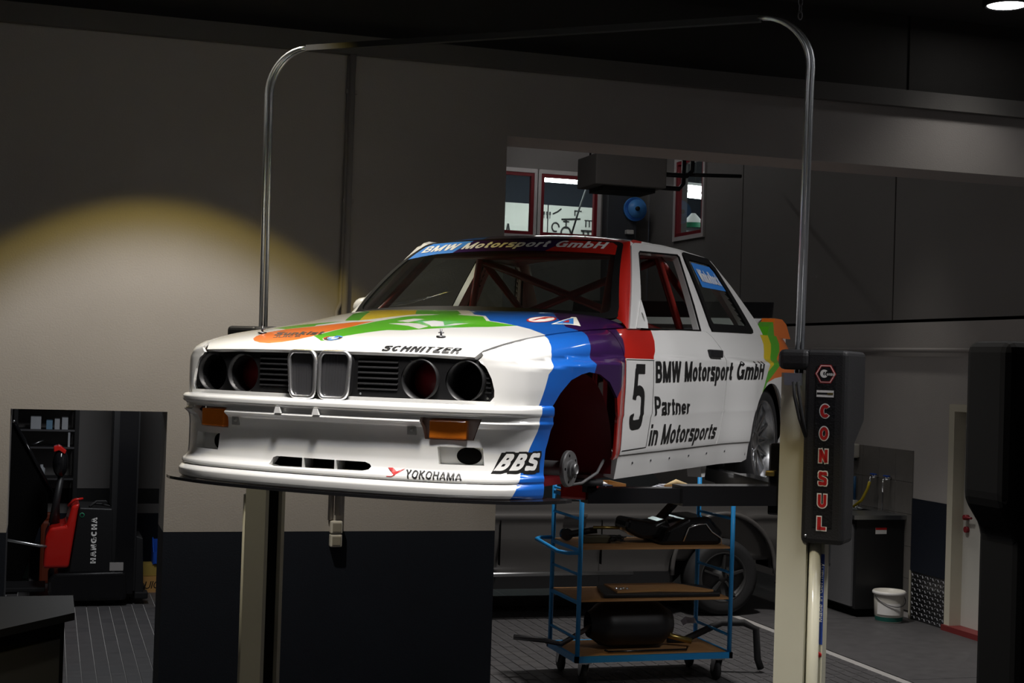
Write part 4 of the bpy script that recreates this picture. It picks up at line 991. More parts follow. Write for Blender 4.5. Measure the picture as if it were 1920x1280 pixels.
# ================================================================== two-post lift
mat('post_cream', (.48, .462, .355), .45, noise=.05, nscale=6, coat=.2)
mat('cover_black', (.011, .011, .012), .55, bump=.3, bscale=140)
mat('decal_black', (.014, .014, .015), .22, bump=1.0, bscale=55)
mat('letter_red', (.42, .012, .012), .45); mat('letter_white', (.75, .74, .72), .45); mat('label_blue', (.012, .04, .22), .4, noise=.2, nscale=60); mat('brass', (.42, .32, .10), .35, metal=1)
def rprism(name, poly, axis, a, b, bev, material, parent, seg=3, only=None):
    bm = bmesh.new(); m = MB(); m.prism(poly, axis, a, b)
    vs = [bm.verts.new(v) for v in m.v]; [bm.faces.new([vs[i] for i in f]) for f in m.f]; bmesh.ops.recalc_face_normals(bm, faces=bm.faces[:])
    bmesh.ops.bevel(bm, geom=bm.edges[:], offset=bev, segments=seg, affect='EDGES', profile=.5, clamp_overlap=True)
    me = bpy.data.meshes.new(name); bm.to_mesh(me); bm.free(); me.materials.append(P(material)); return link(name, me, parent)
LZ = 1.607
lift = empty('two_post_lift', (CARLOC[0], CARLOC[1], 0), CARROT)
tag(lift, 'two-post lift with cream columns, black covers and steel hoop under the race car', 'car lift')
for sg in (1, -1):
    x0, x1 = (1.37, 1.502) if sg == 1 else (1.388, 1.517)
    m = MB(); m.box(sg*x0, sg*x1, .92, .934, 0, 2.30); m.box(sg*x0, sg*x1, 1.086, 1.10, 0, 2.30); m.box(sg*(x1-.014), sg*x1, .934, 1.086, 0, 2.30); m.box(sg*x0, sg*(x0+.03), .934, .95, 0, 2.30); m.box(sg*x0, sg*(x0+.03), 1.07, 1.086, 0, 2.30)
    m.build('column', 'post_cream', lift)
    MB().box(sg*(x0+.02), sg*(x1-.02), .955, 1.065, .02, 2.28).build('column_guard', 'black_matte', lift)
    MB().box(sg*(x0-.12), sg*(x1+.14), .80, 1.22, 0, .02).build('base_plate', 'post_cream', lift)
    zb, zt = (1.552, 2.405) if sg == 1 else (1.83, 2.458)
    poly = [(.90, zb), (.90, zt), (1.272, zt), (1.272, 2.085), (1.095, 1.985), (1.095, zb)]
    cv = rprism('spindle_cover', poly, 'x', sg*1.478, sg*1.668, .022, 'cover_black', lift)
    rprism('column_cap', [(.89, zt-.09), (.89, zt), (1.20, zt), (1.20, zt-.09)], 'x', sg*1.355, sg*1.50, .028, 'cover_black', lift)
    MB().cyl((sg*1.532, .965, .02), (sg*1.532, .965, 1.56), .027, 14).build('spindle_guard', 'post_cream', lift)
    MB().box(sg*1.50, sg*1.57, .985, 1.06, 0, 1.56).build('side_rail', 'post_cream', lift)
    MB().box(sg*(x0-.055), sg*(x0+.05), .94, 1.08, 1.66, 1.98, bev=.01).build('carriage', 'black_gloss', lift)
    # swing arms, pads
    for tx, ty, wd in ((.70, .33, .11), (.705, 2.02, .09)):
        p0 = Vector((sg*1.36, 1.0 if ty < 1 else 1.06, 1.748)); p1 = Vector((sg*tx, ty, 1.748)); mid = p0.lerp(p1, .55)
        a = MB(); a.bar(p0, mid, wd, .088); arm = a.build('swing_arm', 'black_gloss', lift)
        MB().bar(p0.lerp(p1, .3), p1.lerp(p0, -.02), wd*.75, .066).build('arm_extension', 'black_gloss', arm)
        MB().lathe([(0, 0), (.035, 0), (.035, .03), (.062, .03), (.062, .052), (.0, .052)], (p1.x, p1.y, 1.762), n=20).build('lift_pad', 'rubber', arm)
        MB().cyl((p0.x, p0.y, 1.69), (p0.x, p0.y, 1.80), .045, 16).build('arm_pivot', 'black_plastic', arm)
    MB().box(sg*1.31, sg*1.35, .91, .935, 1.835, 1.86, bev=.006).build('arm_lock', 'brass', lift)
# right cover artwork (front face, y = .90)
cx = 1.573
dk = MB().box(1.532, 1.618, .8975, .8995, 1.625, 2.335).build('cover_decal', 'decal_black', lift)
for i, ch in enumerate('CONSUL'):
    zc = 2.137-.0986*i
    for k, (mm, wd, ht, dy, bd) in enumerate((('letter_white', .047, .067, .0, .05), ('letter_red', .038, .057, .0008, .02))):
        flat_letter(ch, (cx-wd/2, .897-dy, zc-ht/2), (1, 0, 0), (0, 0, 1), wd, ht, mm, dk, name='letter', w=.24, grow=(.045 if k == 0 else 0))
hexp = lambda r: [(cx+r*math.cos(PI/3*k), 2.300+r*math.sin(PI/3*k)) for k in range(6)]
for r, mm, dy in ((.047, 'letter_red', 0), (.043, 'letter_white', .0004), (.0395, 'letter_red', .0008), (.036, 'decal_black', .0012)):
    MB().prism(hexp(r), 'y', .8972-dy, .8978).build('logo_hexagon', mm, dk)
flat_letter('C', (cx-.024, .8955, 2.283), (1, 0, 0), (0, 0, 1), .032, .036, 'letter_white', dk, name='logo_letter', w=.26)
flat_letter('Consul', (cx-.005, .8950, 2.293), (1, 0, 0), (0, 0, 1), .046, .014, 'letter_white', dk, name='logo_name', w=.2)
st = MB().box(cx-.038, cx+.038, .8965, .8975, 2.198, 2.228).build('maker_sticker', 'letter_white', dk)
MB().box(cx-.036, cx+.036, .8960, .8965, 2.209, 2.218).build('sticker_band', 'black_plastic', dk); MB().box(cx+.010, cx+.036, .8956, .8960, 2.209, 2.218).build('sticker_gold', 'brass', dk)
MB().lathe([(0, .004), (.007, .003), (.007, 0)], (1.502, .899, 1.585), 'y', 12).build('cover_screw', 'steel', lift)
lb = MB().box(1.545, 1.5705, .983, .985, 1.10, 1.50).build('blue_label', 'label_blue', lift)
flat_letter('Made in Germany', (1.566, .9825, 1.20), (0, 0, 1), (-1, 0, 0), .26, .016, 'letter_white', lb, w=.12)
MB().lathe([(0, .002), (.013, .002), (.013, 0)], (1.556, .984, 1.055), 'y', 16).build('round_label', 'letter_red', lift)
# hoop
def arcpts(c, r, a0, a1, n): return [(c[0]+r*math.cos(math.radians(a0+(a1-a0)*k/n)), 1.0, c[1]+r*math.sin(math.radians(a0+(a1-a0)*k/n))) for k in range(n+1)]
ZT_ = 3.945
lp = [(-1.500, 1.0, 2.32), (-1.515, 1.0, 3.70)]+arcpts((-1.275, 3.705), .24, 180, 90, 10)
for dy in (-.010, .012):
    MB().tube([(x+dy*.7, y+dy, z) for x, y, z in lp], .0105, 10).build('hoop_tube', 'galvanised', lift)
rp = arcpts((1.20, 3.68), .24, 90, 0, 10)+[(1.437, 1.0, 3.6), (1.425, 1.0, 2.30)]
for dy in (-.010, .012):
    MB().tube([(x+dy*.7, y+dy, z) for x, y, z in rp], .0105, 10).build('hoop_tube', 'galvanised', lift)
MB().bar((-1.275, 1.0, 3.943), (1.20, 1.0, 3.917), .036, .030).build('hoop_crossbar', 'black_plastic', lift)
MB().box(1.385, 1.465, .905, .935, 2.245, 2.30).build('hoop_bracket', 'galvanised', lift)
for k in range(2): MB().tube([(1.43+.02*k, .90, 2.26), (1.44+.02*k, .885, 2.20), (1.465+.015*k, .885, 2.10), (1.49, .905, 2.02)], .008, 8).build('cable', 'rubber', lift)
# chain hanging above the hoop
ch = empty('hanging_chain', (CARLOC[0]+math.cos(CARROT)*1.385-math.sin(CARROT)*1.0, CARLOC[1]+math.sin(CARROT)*1.385+math.cos(CARROT)*1.0, CEIL)); tag(ch, 'thin dark chain hanging from the ceiling to the lift hoop', 'chain')
nl = 34
for k in range(nl):
    z = -.003-.031*k; q = [(.010*math.cos(t), 0, z-.016+.019*math.sin(t)) if k % 2 else (0, .010*math.cos(t), z-.016+.019*math.sin(t)) for t in [2*PI*i/10 for i in range(10)]]
    MB().tube(q, .0032, 5, closed=True).build('link', 'steel_dark', ch)
# second lift column close by
l2 = empty('lift_column', (2.40, 3.4, 0)); tag(l2, 'black cover and column of another lift, seen from behind', 'lift column')
rprism('spindle_cover', [(-.052, 1.975), (-.052, 2.40), (.40, 2.40), (.40, .0), (.0, .0), (.0, 1.90)], 'y', -.19, 0, .03, 'black_matte', l2)
MB().box(.10, .36, -.33, -.19, 0, 2.34).build('column', 'black_matte', l2); MB().box(-.06, .46, -.40, .06, 0, .02).build('base_plate', 'black_matte', l2)
# ================================================================== blue trolley
mat('trolley_blue', (.012, .23, .55), .4, noise=.06, coat=.2); mat('shelf_wood', (.42, .22, .085), .6, noise=.25, nscale=5); mat('board_wood', (.50, .27, .10), .65, noise=.2, nscale=4)
tr_ = empty('shelf_trolley', (4.29, 10.2, 0)); tag(tr_, 'blue tube-frame trolley with four wooden shelves on castors', 'trolley')
TX, TY0, TY1 = .60, -.29, .31
TP = [(-TX, TY0), (TX, TY0), (-TX, TY1), (TX, TY1)]
for x, y in TP: MB().cyl((x, y, .19), (x, y, 1.535), .017, 12).build('upright', 'trolley_blue', tr_)
for x in (-TX, TX):
    for z in (.34, .80, 1.20, 1.38): MB().cyl((x, TY0, z), (x, TY1, z), .011, 8).build('side_rail', 'trolley_blue', tr_)
for z, nm in ((.195, 'base_frame'), (.60, 'shelf_frame'), (.975, 'shelf_frame'), (1.345, 'shelf_frame')):
    m = MB(); h = .022 if nm == 'base_frame' else .012
    if nm == 'base_frame': m.box(-TX-.02, TX+.02, TY0-.02, TY0+.005, z-h, z+h); m.box(-TX-.02, TX+.02, TY1-.005, TY1+.02, z-h, z+h)
    if nm == 'base_frame':
        m.box(-TX-.02, -TX+.008, TY0-.02, TY1+.02, z-h, z+h); m.box(TX-.008, TX+.02, TY0-.02, TY1+.02, z-h, z+h); m.build(nm, 'trolley_blue', tr_)
    else:
        for x in (-TX, TX): MB().box(x-.012, x+.012, TY0, TY1, z-h, z+h).build('shelf_rail', 'trolley_blue', tr_)
    MB().box(-TX+.005, TX-.005, TY0+.0, TY1, z+.006, z+.020).build('shelf', 'shelf_wood', tr_)
MB().tube([(-TX, TY1, 1.0), (-TX-.10, TY1, 1.0), (-TX-.15, TY1-.05, .995), (-TX-.15, TY0+.06, .965), (-TX-.10, TY0, .96), (-TX, TY0, .96)], .015, 10).build('push_handle', 'trolley_blue', tr_)
for i, (x, y) in enumerate(TP):
    x *= .88; y = y*.8
    cst = MB().box(x-.05, x+.05, y-.04, y+.04, .155, .172).build('castor', 'steel', tr_)
    m = MB(); m.prism([(y-.045, .16), (y+.03, .16), (y+.035, .075), (y+.012, .060), (y-.008, .075)], 'x', x-.030, x-.026); m.build('fork', 'steel', cst)
    m = MB(); m.prism([(y-.045, .16), (y+.03, .16), (y+.035, .075), (y+.012, .060), (y-.008, .075)], 'x', x+.026, x+.030); m.build('fork', 'steel', cst)
    m = MB(); m.lathe([(0, -.02), (.055, -.02), (.072, -.012), (.074, 0), (.072, .012), (.055, .02), (0, .02)], (x, y+.012, .0745), 'x', 24); m.build('castor_wheel', 'rubber', cst)
tx, ty = 4.29, 10.2
# things on the trolley
S1, S2, S3, S4 = .216, .621, .996, 1.366
tk = empty('fuel_tank', (tx-.05, ty+.02, S1)); tag(tk, 'large black plastic tank on the lowest trolley shelf', 'tank')
m = MB(); m.grid(lambda i, j: ((-.36+.66*i)*1.0, .20*math.cos(2*PI*j)*(.35+.65*min(1, math.sin(PI*min(max(i, .02), .98))*2.2)), .172+.165*math.sin(2*PI*j)*(.5+.5*min(1, math.sin(PI*min(max(i, .02), .98))*2.0))), 14, 20); m.build('shell', 'black_plastic', tk)
MB().tube([(-.30, -.21, .02), (-.28, -.235, .013), (.34, -.235, .013), (.36, -.20, .02)], .008, 8).build('strap', 'black_gloss', tk)
MB().cyl((.20, .0, .10), (.44, -.10, .045), .022, 12).build('filler_neck', 'brass', tk)
ex = MB(); ex.tube([(-.95, .12, .26), (-.72, .09, .235), (-.60, .06, .21), (-.38, .02, .345), (-.30, .02, .352)], .020, 10)
o = ex.build('exhaust_pipe', 'steel_dark', None, (tx, ty, .03)); tag(o, 'bent steel exhaust pipe sticking out left of the black tank', 'pipe')
rh = MB(); rh.tube([(.28, .12, .235), (.42, .10, .24), (.62, .08, .33), (.70, .05, .37), (.86, .0, .375), (.95, -.03, .33), (.97, -.03, .1), (1.0, -.03, .027)], .027, 10)
o = rh.build('radiator_hose', 'rubber', None, (tx, ty, .0)); tag(o, 'thick black hose drooping to the floor right of the trolley', 'hose')
rg = MB(); rg.add([(0, 0, 0), (.05, .02, .028), (.12, .0, .02), (.15, -.03, -.06), (.13, -.02, -.02), (.06, .0, -.02), (.02, -.01, -.035)], [(0, 1, 5, 6), (1, 2, 4, 5), (2, 3, 4)])
o = rg.build('cleaning_rag', mat('rag_white', (.55, .58, .70), .8, noise=.3, nscale=30), None, (tx+.42, ty+.20, .365)); tag(o, 'crumpled white rag hung over the lowest right rail of the trolley', 'rag')
dc = empty('door_card', (tx+.13, ty+.0, S2)); tag(dc, 'black door trim panel with a raw wood back on the trolley', 'panel')
rprism('trim_shell', [(-.52, -.24), (.40, -.26), (.44, .10), (.36, .20), (-.40, .22)], 'z', .001, .030, .008, 'black_plastic', dc)
MB().prism([(-.40, -.20), (-.05, -.16), (.30, -.22), (.37, -.20), (.20, .16), (-.36, .17)], 'z', .0305, .044).build('wood_back', 'board_wood', dc)
bo = MB()
for k in range(6): bo.lathe([(.0, .012), (.010, .012), (.010, 0)], (random.uniform(-.05, .05), random.uniform(-.03, .03), 0), 'z', 8)
o = bo.build('screw_pile', 'chrome', None, (tx-.20, ty-.12, S2+.046)); tag(o, 'small heap of bright screws on the wooden door card', 'screws', kind='stuff')
bm_ = empty('air_duct', (tx+.265, ty+.03, S3)); tag(bm_, 'black moulded dashboard duct on the third trolley shelf', 'car part')
rprism('duct_body', [(-.20, .001), (.30, .001), (.31, .10), (.20, .21), (.02, .20), (-.14, .12)], 'y', -.22, .20, .03, 'black_gloss', bm_)
rprism('duct_snout', [(-.44, .10), (-.42, .19), (-.20, .155), (-.10, .19), (-.05, .05), (-.30, .03)], 'y', -.12, .14, .03, 'black_gloss', bm_)
MB().tube([(-.02, -.23, .03), (.02, -.23, .13), (.10, -.23, .155), (.16, -.23, .16), (.21, -.23, .10), (.29, -.23, .05), (.29, -.23, .0)], .006, 6).build('edge_rim', 'chrome', bm_)
MB().bar((-.10, .06, .16), (.06, .10, .30), .08, .03).build('duct_spout', 'black_plastic', bm_)
tb = empty('power_tool', (tx-.47, ty+.0, S3)); tag(tb, 'angle tool with a brass-coloured tube among black cables', 'tool')
MB().box(-.02, .20, -.05, .05, .0, .055, bev=.01).build('tool_case', mat('case_olive', (.06, .055, .03), .6), tb)
MB().cyl((-.10, .08, .05), (-.10, .13, .05), .045, 18).build('tool_head', 'black_gloss', tb)
MB().tube([(-.08, .10, .05), (.06, .09, .075), (.13, .07, .085)], .025, 10).build('tool_body', 'black_plastic', tb)
MB().cyl((.08, .02, .11), (.27, -.02, .112), .012, 12).build('brass_tube', 'brass', tb)
cb = MB()
q = []
for k in range(70):
    t = k*.55; q.append((.24+.055*math.cos(t)+.015*math.cos(t*2.3), -.04+.05*math.sin(t*1.13), .012+.04*abs(math.sin(t*.37))))
cb.tube(q, .005, 6); cb.build('cable_tangle', 'rubber', tb)
cbx = empty('parts_carton', (tx-.36, ty+.06, S4)); tag(cbx, 'open cardboard tray of wrapped parts on the top trolley shelf', 'box')
m = MB(); m.box(-.17, .17, -.17, .17, .0, .006); m.box(-.17, .17, -.17, -.165, .006, .075); m.box(-.17, .17, .165, .17, .006, .075); m.box(-.17, -.165, -.165, .165, .006, .075); m.box(.165, .17, -.165, .165, .006, .075); m.build('tray', mat('cardboard', (.42, .25, .10), .8, noise=.12), cbx)
mat('foil', (.75, .75, .74), .25, noise=.2, nscale=60, bump=1, bscale=50)
for k in range(7):
    a = random.uniform(0, 6); m = MB(); r = random.uniform(.035, .06)
    m.grid(lambda i, j: (random.Random(k*7+3).uniform(-.10, .10)+r*math.sin(PI*i)*math.cos(2*PI*j+a), random.Random(k*5+1).uniform(-.10, .10)+r*math.sin(PI*i)*math.sin(2*PI*j), .05+.7*r*math.cos(PI*i)*(1+.3*math.sin(5*j*6))), 6, 8); m.build('wrapped_part', 'foil', cbx)
bx2 = empty('black_parts_box', (tx-.50, ty-.23, S4)); tag(bx2, 'small dark blue box at the front corner of the top trolley shelf', 'box')
MB().box(.0, .16, .0, .12, .0, .075, bev=.004).build('carton', mat('box_navy', (.01, .02, .05), .5), bx2); MB().box(.10, .106, -.001, .0, .005, .07).build('tape', 'letter_white', bx2)
for i in range(5):
    x = tx+.02+i*.09; m = MB(); m.prism([(0, 0), (.21, -.03), (.23, .15), (.02, .17)], 'z', .004+i*.012, .012+i*.012)
    o = m.build('paper_sheets', mat('paper', (.50, .52, .58), .8, noise=.1), None, (x, ty-.10+.03*(i % 3), S4)); o.rotation_euler = (0, 0, .5*i)
    tag(o, 'loose white paper sheets lying on the top trolley shelf', 'paper', 'papers on the trolley')
o = MB().tube([(-.1, 0, .012), (0, .03, .03), (.1, 0, .012)], [.01, .03, .01], 10).build('work_glove', mat('glove_tan', (.55, .42, .22), .8), None, (tx+.20, ty-.16, S4+.055)); tag(o, 'tan work glove lying on papers on the trolley', 'glove')
# ================================================================== silver off-roader behind the trolley
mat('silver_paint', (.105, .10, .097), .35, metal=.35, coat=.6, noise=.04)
mat('dark_glass', (.01, .012, .013), .06)
sv = empty('silver_suv', (4.62, 13.45, 0)); tag(sv, 'silver off-road car parked in the dark behind the blue trolley', 'car')
def svs(x, z):
    t = max(0, z-1.05); return (x, -.90+.05*sst(.75, .45, z)*1+.02*abs(x/2.4)**3+.35*t*t+.08*t-.018*math.exp(-((z-.92)/.03)**2), z)
AR = 1.49
so_ = [(-2.35, .44), (-2.40, .75), (-2.38, 1.08), (2.30, 1.06), (2.42, .95), (2.40, .50), (AR+.55, .45)]+arc(AR, .43, .53, 0, 180, 18)+[(AR-.55, .42)]
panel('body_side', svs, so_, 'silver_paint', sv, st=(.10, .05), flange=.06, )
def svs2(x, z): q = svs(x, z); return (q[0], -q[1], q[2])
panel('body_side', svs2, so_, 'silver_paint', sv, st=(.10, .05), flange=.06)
def cab(i, j):
    # roof and pillars, extruded across
    pr_ = [(-2.35, 1.06), (-2.30, 1.60), (-2.1, 1.78), (-.2, 1.80), (.45, 1.68), (1.05, 1.06)]
    return pr_
m = MB(); m.prism(cab(0, 0), 'y', -.78, .78); m.build('cabin', 'dark_glass', sv)
m = MB(); m.prism([(-2.12, 1.77), (-.2, 1.80), (.3, 1.72), (.25, 1.76), (-.2, 1.84), (-2.0, 1.83)], 'y', -.74, .74); m.build('roof', 'silver_paint', sv)
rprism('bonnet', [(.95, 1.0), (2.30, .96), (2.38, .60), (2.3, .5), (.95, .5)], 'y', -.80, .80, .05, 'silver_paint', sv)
MB().box(-2.3, .9, -.80, .80, .30, 1.04).build('underbody', 'black_matte', sv)
MB().cyl((-2.0, -.945, .425), (.55, -.945, .42), .022, 12).build('side_step', 'steel', sv)
MB().box(-2.0, AR-.50, -.86, -.80, .28, .42).build('sill', 'black_plastic', sv)
MB().box(.25, .254, -.922, -.87, .50, .90).build('door_gap', 'black_matte', sv); MB().box(-.72, -.716, -.922, -.87, .50, .90).build('door_gap', 'black_matte', sv)
MB().box(-.12, .10, -.945, -.92, .93, .965, bev=.01).build('door_handle', 'silver_paint', sv)
m = MB(); m.tube([(x, -.915, z) for x, z in arc(AR, .43, .53, -4, 184, 24)], .022, 8); m.build('arch_trim', 'silver_paint', sv)
m = MB(); pa = arc(AR, .43, .54, 0, 180, 16); m.grid(lambda i, j: (pa[int(round(i*16))][0], -.90+.4*j, pa[int(round(i*16))][1]), 16, 2); m.build('arch_liner', 'black_matte', sv)
for wx in (AR, -1.95):
    for sy in (-1, 1):
        m = MB(); m.lathe([(.235, .11), (.30, .125), (.345, .11), (.36, .06), (.362, 0), (.36, -.06), (.345, -.11), (.235, -.10), (.235, .11)], (0, 0, 0), 'y', 40); wh = m.build('wheel', 'rubber', sv, (wx, sy*.80, .362))
        m = MB(); m.lathe([(.236, .11), (.225, .115), (.215, .09), (.20, .05), (.06, .07), (.05, .085), (0, .09)], (0, 0, 0), 'y', 40); m.build('rim', mat('conduit_dark', (.05, .05, .05), .5, metal=.5), wh)
        if sy == -1 and wx == AR:
            for k in range(5):
                a = 2*PI*k/5+.3; MB().bar((.05*math.cos(a), -.085, .05*math.sin(a)), (.21*math.cos(a), -.095, .21*math.sin(a)), .045, .02).build('spoke', 'conduit_dark', wh)
        if sy == 1: wh.rotation_euler = (0, 0, PI)
# ================================================================== pallet stacker in the storage room
mat('stacker_red', (.50, .012, .008), .3, coat=.6, noise=.03); mat('stacker_black', (.010, .010, .011), .4, noise=.1)
sk = empty('pallet_stacker', (.40, 13.75, 0)); tag(sk, 'red and black electric pallet stacker with tall mast in the passage', 'pallet stacker')
rprism('motor_cover', [(-.385, .345), (-.375, .62), (-.335, .705), (-.20, .725), (-.155, .905), (-.085, .925), (-.10, .86), (-.165, .345)], 'y', .0, .62, .025, 'stacker_red', sk)
rprism('battery_box', [(-.16, .30), (-.09, .885), (.20, .875), (.21, .30)], 'y', .01, .62, .012, 'stacker_black', sk)
rprism('chassis', [(-.33, .05), (-.34, .24), (-.28, .30), (.33, .31), (.35, .10), (.34, .05)], 'y', -.02, .66, .03, 'black_gloss', sk)
for y in (.08, .50):
    MB().box(.19, .245, y, y+.10, .12, 2.35).build('mast_rail', 'black_plastic', sk); MB().box(.36, .42, y, y+.10, .12, 2.35).build('mast_rail', 'black_plastic', sk)
for z in (.75, 1.9, 2.3): MB().box(.20, .41, .10, .58, z, z+.08).build('mast_bridge', 'black_plastic', sk)
MB().cyl((.30, .34, .3), (.30, .34, 2.2), .03, 12).build('lift_cylinder', 'steel_dark', sk)
MB().box(.24, .40, .05, .06, .1, 2.2).build('mast_guard', 'black_gloss', sk)
for y in (.06, .46): MB().box(.42, .54, y, y+.16, .05, .11, bev=.01).build('fork', 'black_plastic', sk)
rprism('fork_carriage', [(.42, .10), (.42, .62), (.48, .60), (.50, .10)], 'y', .08, .60, .01, 'black_plastic', sk)
MB().tube([(-.30, .31, .72), (-.29, .30, .90), (-.255, .28, 1.14)], [.05, .032, .028], 12).build('tiller', 'black_plastic', sk)
m = MB(); m.grid(lambda i, j: (-.265+.07*math.sin(PI*i)*math.cos(2*PI*j)*1.0, .28+.10*math.sin(PI*i)*math.sin(2*PI*j), 1.27+.135*math.cos(PI*i)), 10, 14); hd_ = m.build('tiller_head', 'black_gloss', sk)
rprism('tiller_cap', [(-.325, 1.37), (-.33, 1.42), (-.28, 1.435), (-.215, 1.385), (-.23, 1.35), (-.28, 1.385)], 'y', .20, .36, .008, 'stacker_red', sk)
MB().tube([(-.19, .06, .90), (-.13, .04, .955), (-.06, .05, .965)], .011, 8).build('emergency_lever', 'stacker_red', sk)
m = MB(); m.tube([(.0, .10, .885), (.06, .14, .93), (.14, .16, .93), (.19, .12, .89), (.10, .2, .90), (.02, .2, .905)], .012, 8); m.build('battery_cable', 'rubber', sk)
flat_letter('HANGCHA', (.068, .009, .385), (0, 0, 1), (-1, 0, 0), .415, .048, 'letter_white', sk, w=.24, space=.14)
MB().lathe([(.016, .002), (.022, .002), (.022, 0), (.016, 0)], (-.065, .009, .82), 'y', 20).build('green_ring', mat('ring_green', (.02, .25, .12), .4), sk)
MB().box(.19, .31, .0, .009, .318, .392).build('rating_plate', 'conduit_grey', sk)
MB().box(-.74, -.36, .10, .52, .12, .16, bev=.01).build('rider_platform', 'black_plastic', sk)
MB().tube([(-.325, .03, .535), (-.42, -.02, .55), (-.86, -.05, .64)], .013, 8).build('guard_arm', 'steel', sk)
for x in (-.22, .20): MB().lathe([(0, -.03), (.05, -.03), (.055, 0), (.05, .03), (0, .03)], (x, .10, .055), 'y', 16).build('wheel', 'rubber', sk)
# shelf with small boxes
sh = empty('storage_rack', (.03, 15.72, 0)); tag(sh, 'dark steel storage rack against the wall behind the red stacker', 'rack')
for x in (-.32, .27):
    for y in (-.2, .2): MB().box(x-.02, x+.02, y-.02, y+.02, 0, 2.1).build('upright', 'black_plastic', sh)
for z in (.3, .985, 1.30, 1.475, 1.70): MB().box(-.30, .25, -.2, .2, z, z+.018).build('rack_shelf', 'steel_dark', sh)
mat('box_white', (.55, .58, .62), .6, noise=.1); mat('box_blue', (.20, .38, .55), .6, noise=.1)
for i, (x, w_2, h, c, nm) in enumerate(((-.13, .10, .125, 'box_white', 'wide white carton on the upper shelf of the rack'), (.0, .06, .09, 'box_blue', 'pale blue carton beside the white ones on the rack'), (.075, .05, .105, 'box_white', 'narrow white carton next to the pale blue one on the rack'), (.15, .06, .12, 'box_white', 'white carton at the right end of the upper rack shelf'))):
    o = MB().box(-w_2/2, w_2/2, -.1, .1, 0, h, bev=.003).build('carton', c, None, (.03+x, 15.62, 1.494)); tag(o, nm, 'box')
o = MB().box(-.01, .01, -.08, .08, 0, .15).build('upright_folder', 'box_white', None, (.225, 15.62, 1.319)); tag(o, 'white folder standing at the end of the middle rack shelf', 'folder')
o = MB().tube([(0, 0, .012), (.05, 0, .03), (.12, 0, .06)], .012, 8).build('chrome_tool', 'steel', None, (-.14, 15.60, 1.319)); tag(o, 'small bright steel tool on the middle rack shelf', 'tool')
o = MB().lathe([(0, 0), (.035, 0), (.035, .09), (.015, .11), (.015, .13), (0, .13)], n=16).build('spray_bottle', 'box_white', None, (-.03, 15.60, 1.004)); tag(o, 'small white bottle on the lower rack shelf', 'bottle')
o = MB().box(-.10, .12, -.1, .1, 0, .045).build('flat_carton', 'box_white', None, (.06, 15.62, 1.719)); tag(o, 'flat white carton on the top rack shelf', 'box')
gc = empty('green_cabinet', (-.27, 15.03, 0)); tag(gc, 'dark green tool cabinet at the left of the passage', 'cabinet')
MB().box(-.35, .16, -.2, .25, .06, .91, bev=.01).build('body', mat('cab_green', (.012, .022, .018), .4), gc)
for k in range(3): MB().box(-.33, .14, -.212, -.2, .10+k*.27, .34+k*.27).build('drawer', 'cab_green', gc)
MB().box(-.33, .14, -.19, .24, .91, .925).build('top_mat', 'rubber', gc); MB().box(-.30, .12, -.15, .2, 0, .06).build('plinth', 'black_matte', gc)
o = MB().box(-.10, .02, -.03, .03, 0, .01).build('spanner', 'chrome', None, (-.22, 15.0, .926)); tag(o, 'bright spanner on top of the dark green cabinet', 'tool')
eh = empty('engine_hoist', (-.25, 14.55, 0)); tag(eh, 'black folded engine hoist leaning between cabinet and stacker', 'hoist')
rprism('hoist_mast', [(-.42, .03), (-.42, 1.95), (-.12, 1.72), (.29, 1.01), (.29, .72), (.22, .62), (.05, .03)], 'y', -.05, .05, .01, 'black_matte', eh)
MB().cyl((-.04, -.07, 1.62), (.33, -.07, .95), .016, 10).build('hoist_ram', 'black_gloss', eh)
MB().lathe([(0, .01), (.015, .01), (.015, 0)], (-.04, -.085, 1.62), 'y', 10).build('pin', 'steel', eh)
oc = MB(); oc.rbox(-.07, .07, -.09, .09, 0, .62, .03); oc.rbox(-.03, .03, -.05, .05, .62, .69, .015)
o = oc.build('fuel_canister', mat('canister_orange', (.16, .025, .006), .6), None, (.05, 15.22, 0)); tag(o, 'orange plastic canister on the floor behind the hoist', 'canister')
wc = empty('wooden_crate', (1.10, 14.60, 0)); tag(wc, 'low wooden crate with black handwriting on the floor by the passage', 'crate')
m = MB(); m.box(-.19, .20, -.12, .12, 0, .012); m.build('crate_floor', 'board_wood', wc)
mat('crate_wood', (.50, .27, .08), .7, noise=.2, nscale=6)
for (x0, x1, y0, y1) in ((-.19, .20, -.12, -.108), (-.19, .20, .108, .12), (-.19, -.178, -.108, .108), (.188, .20, -.108, .108)): MB().box(x0, x1, y0, y1, .012, .155).build('board', 'crate_wood', wc)
flat_letter('UIC', (-.15, -.121, .035), (1, 0, .05), (0, 0, 1), .14, .07, 'sticker_black', wc, w=.12, shear=.2)
yb = MB(); yb.box(-.17, .17, -.10, .10, 0, .11); o = yb.build('yellow_carton', mat('carton_yellow', (.36, .25, .05), .7, noise=.2), None, (1.10, 14.60, .157)); tag(o, 'dull yellow carton standing on the wooden crate', 'box')
bb = empty('blue_bin', (1.15, 14.59, .268)); tag(bb, 'bright blue stacking bin on top of the yellow carton', 'bin')
m = MB(); m.prism([(-.10, 0), (.10, 0), (.12, .22), (.07, .24), (-.12, .12)], 'x', -.13, -.12); m.prism([(-.10, 0), (.10, 0), (.12, .22), (.07, .24), (-.12, .12)], 'x', .12, .13); m.box(-.12, .12, -.10, .10, 0, .008); m.box(-.12, .12, .10, .112, .008, .22); m.box(-.12, .12, -.115, -.105, .008, .12)
m.build('bin_shell', mat('bin_blue', (.01, .07, .42), .4), bb)
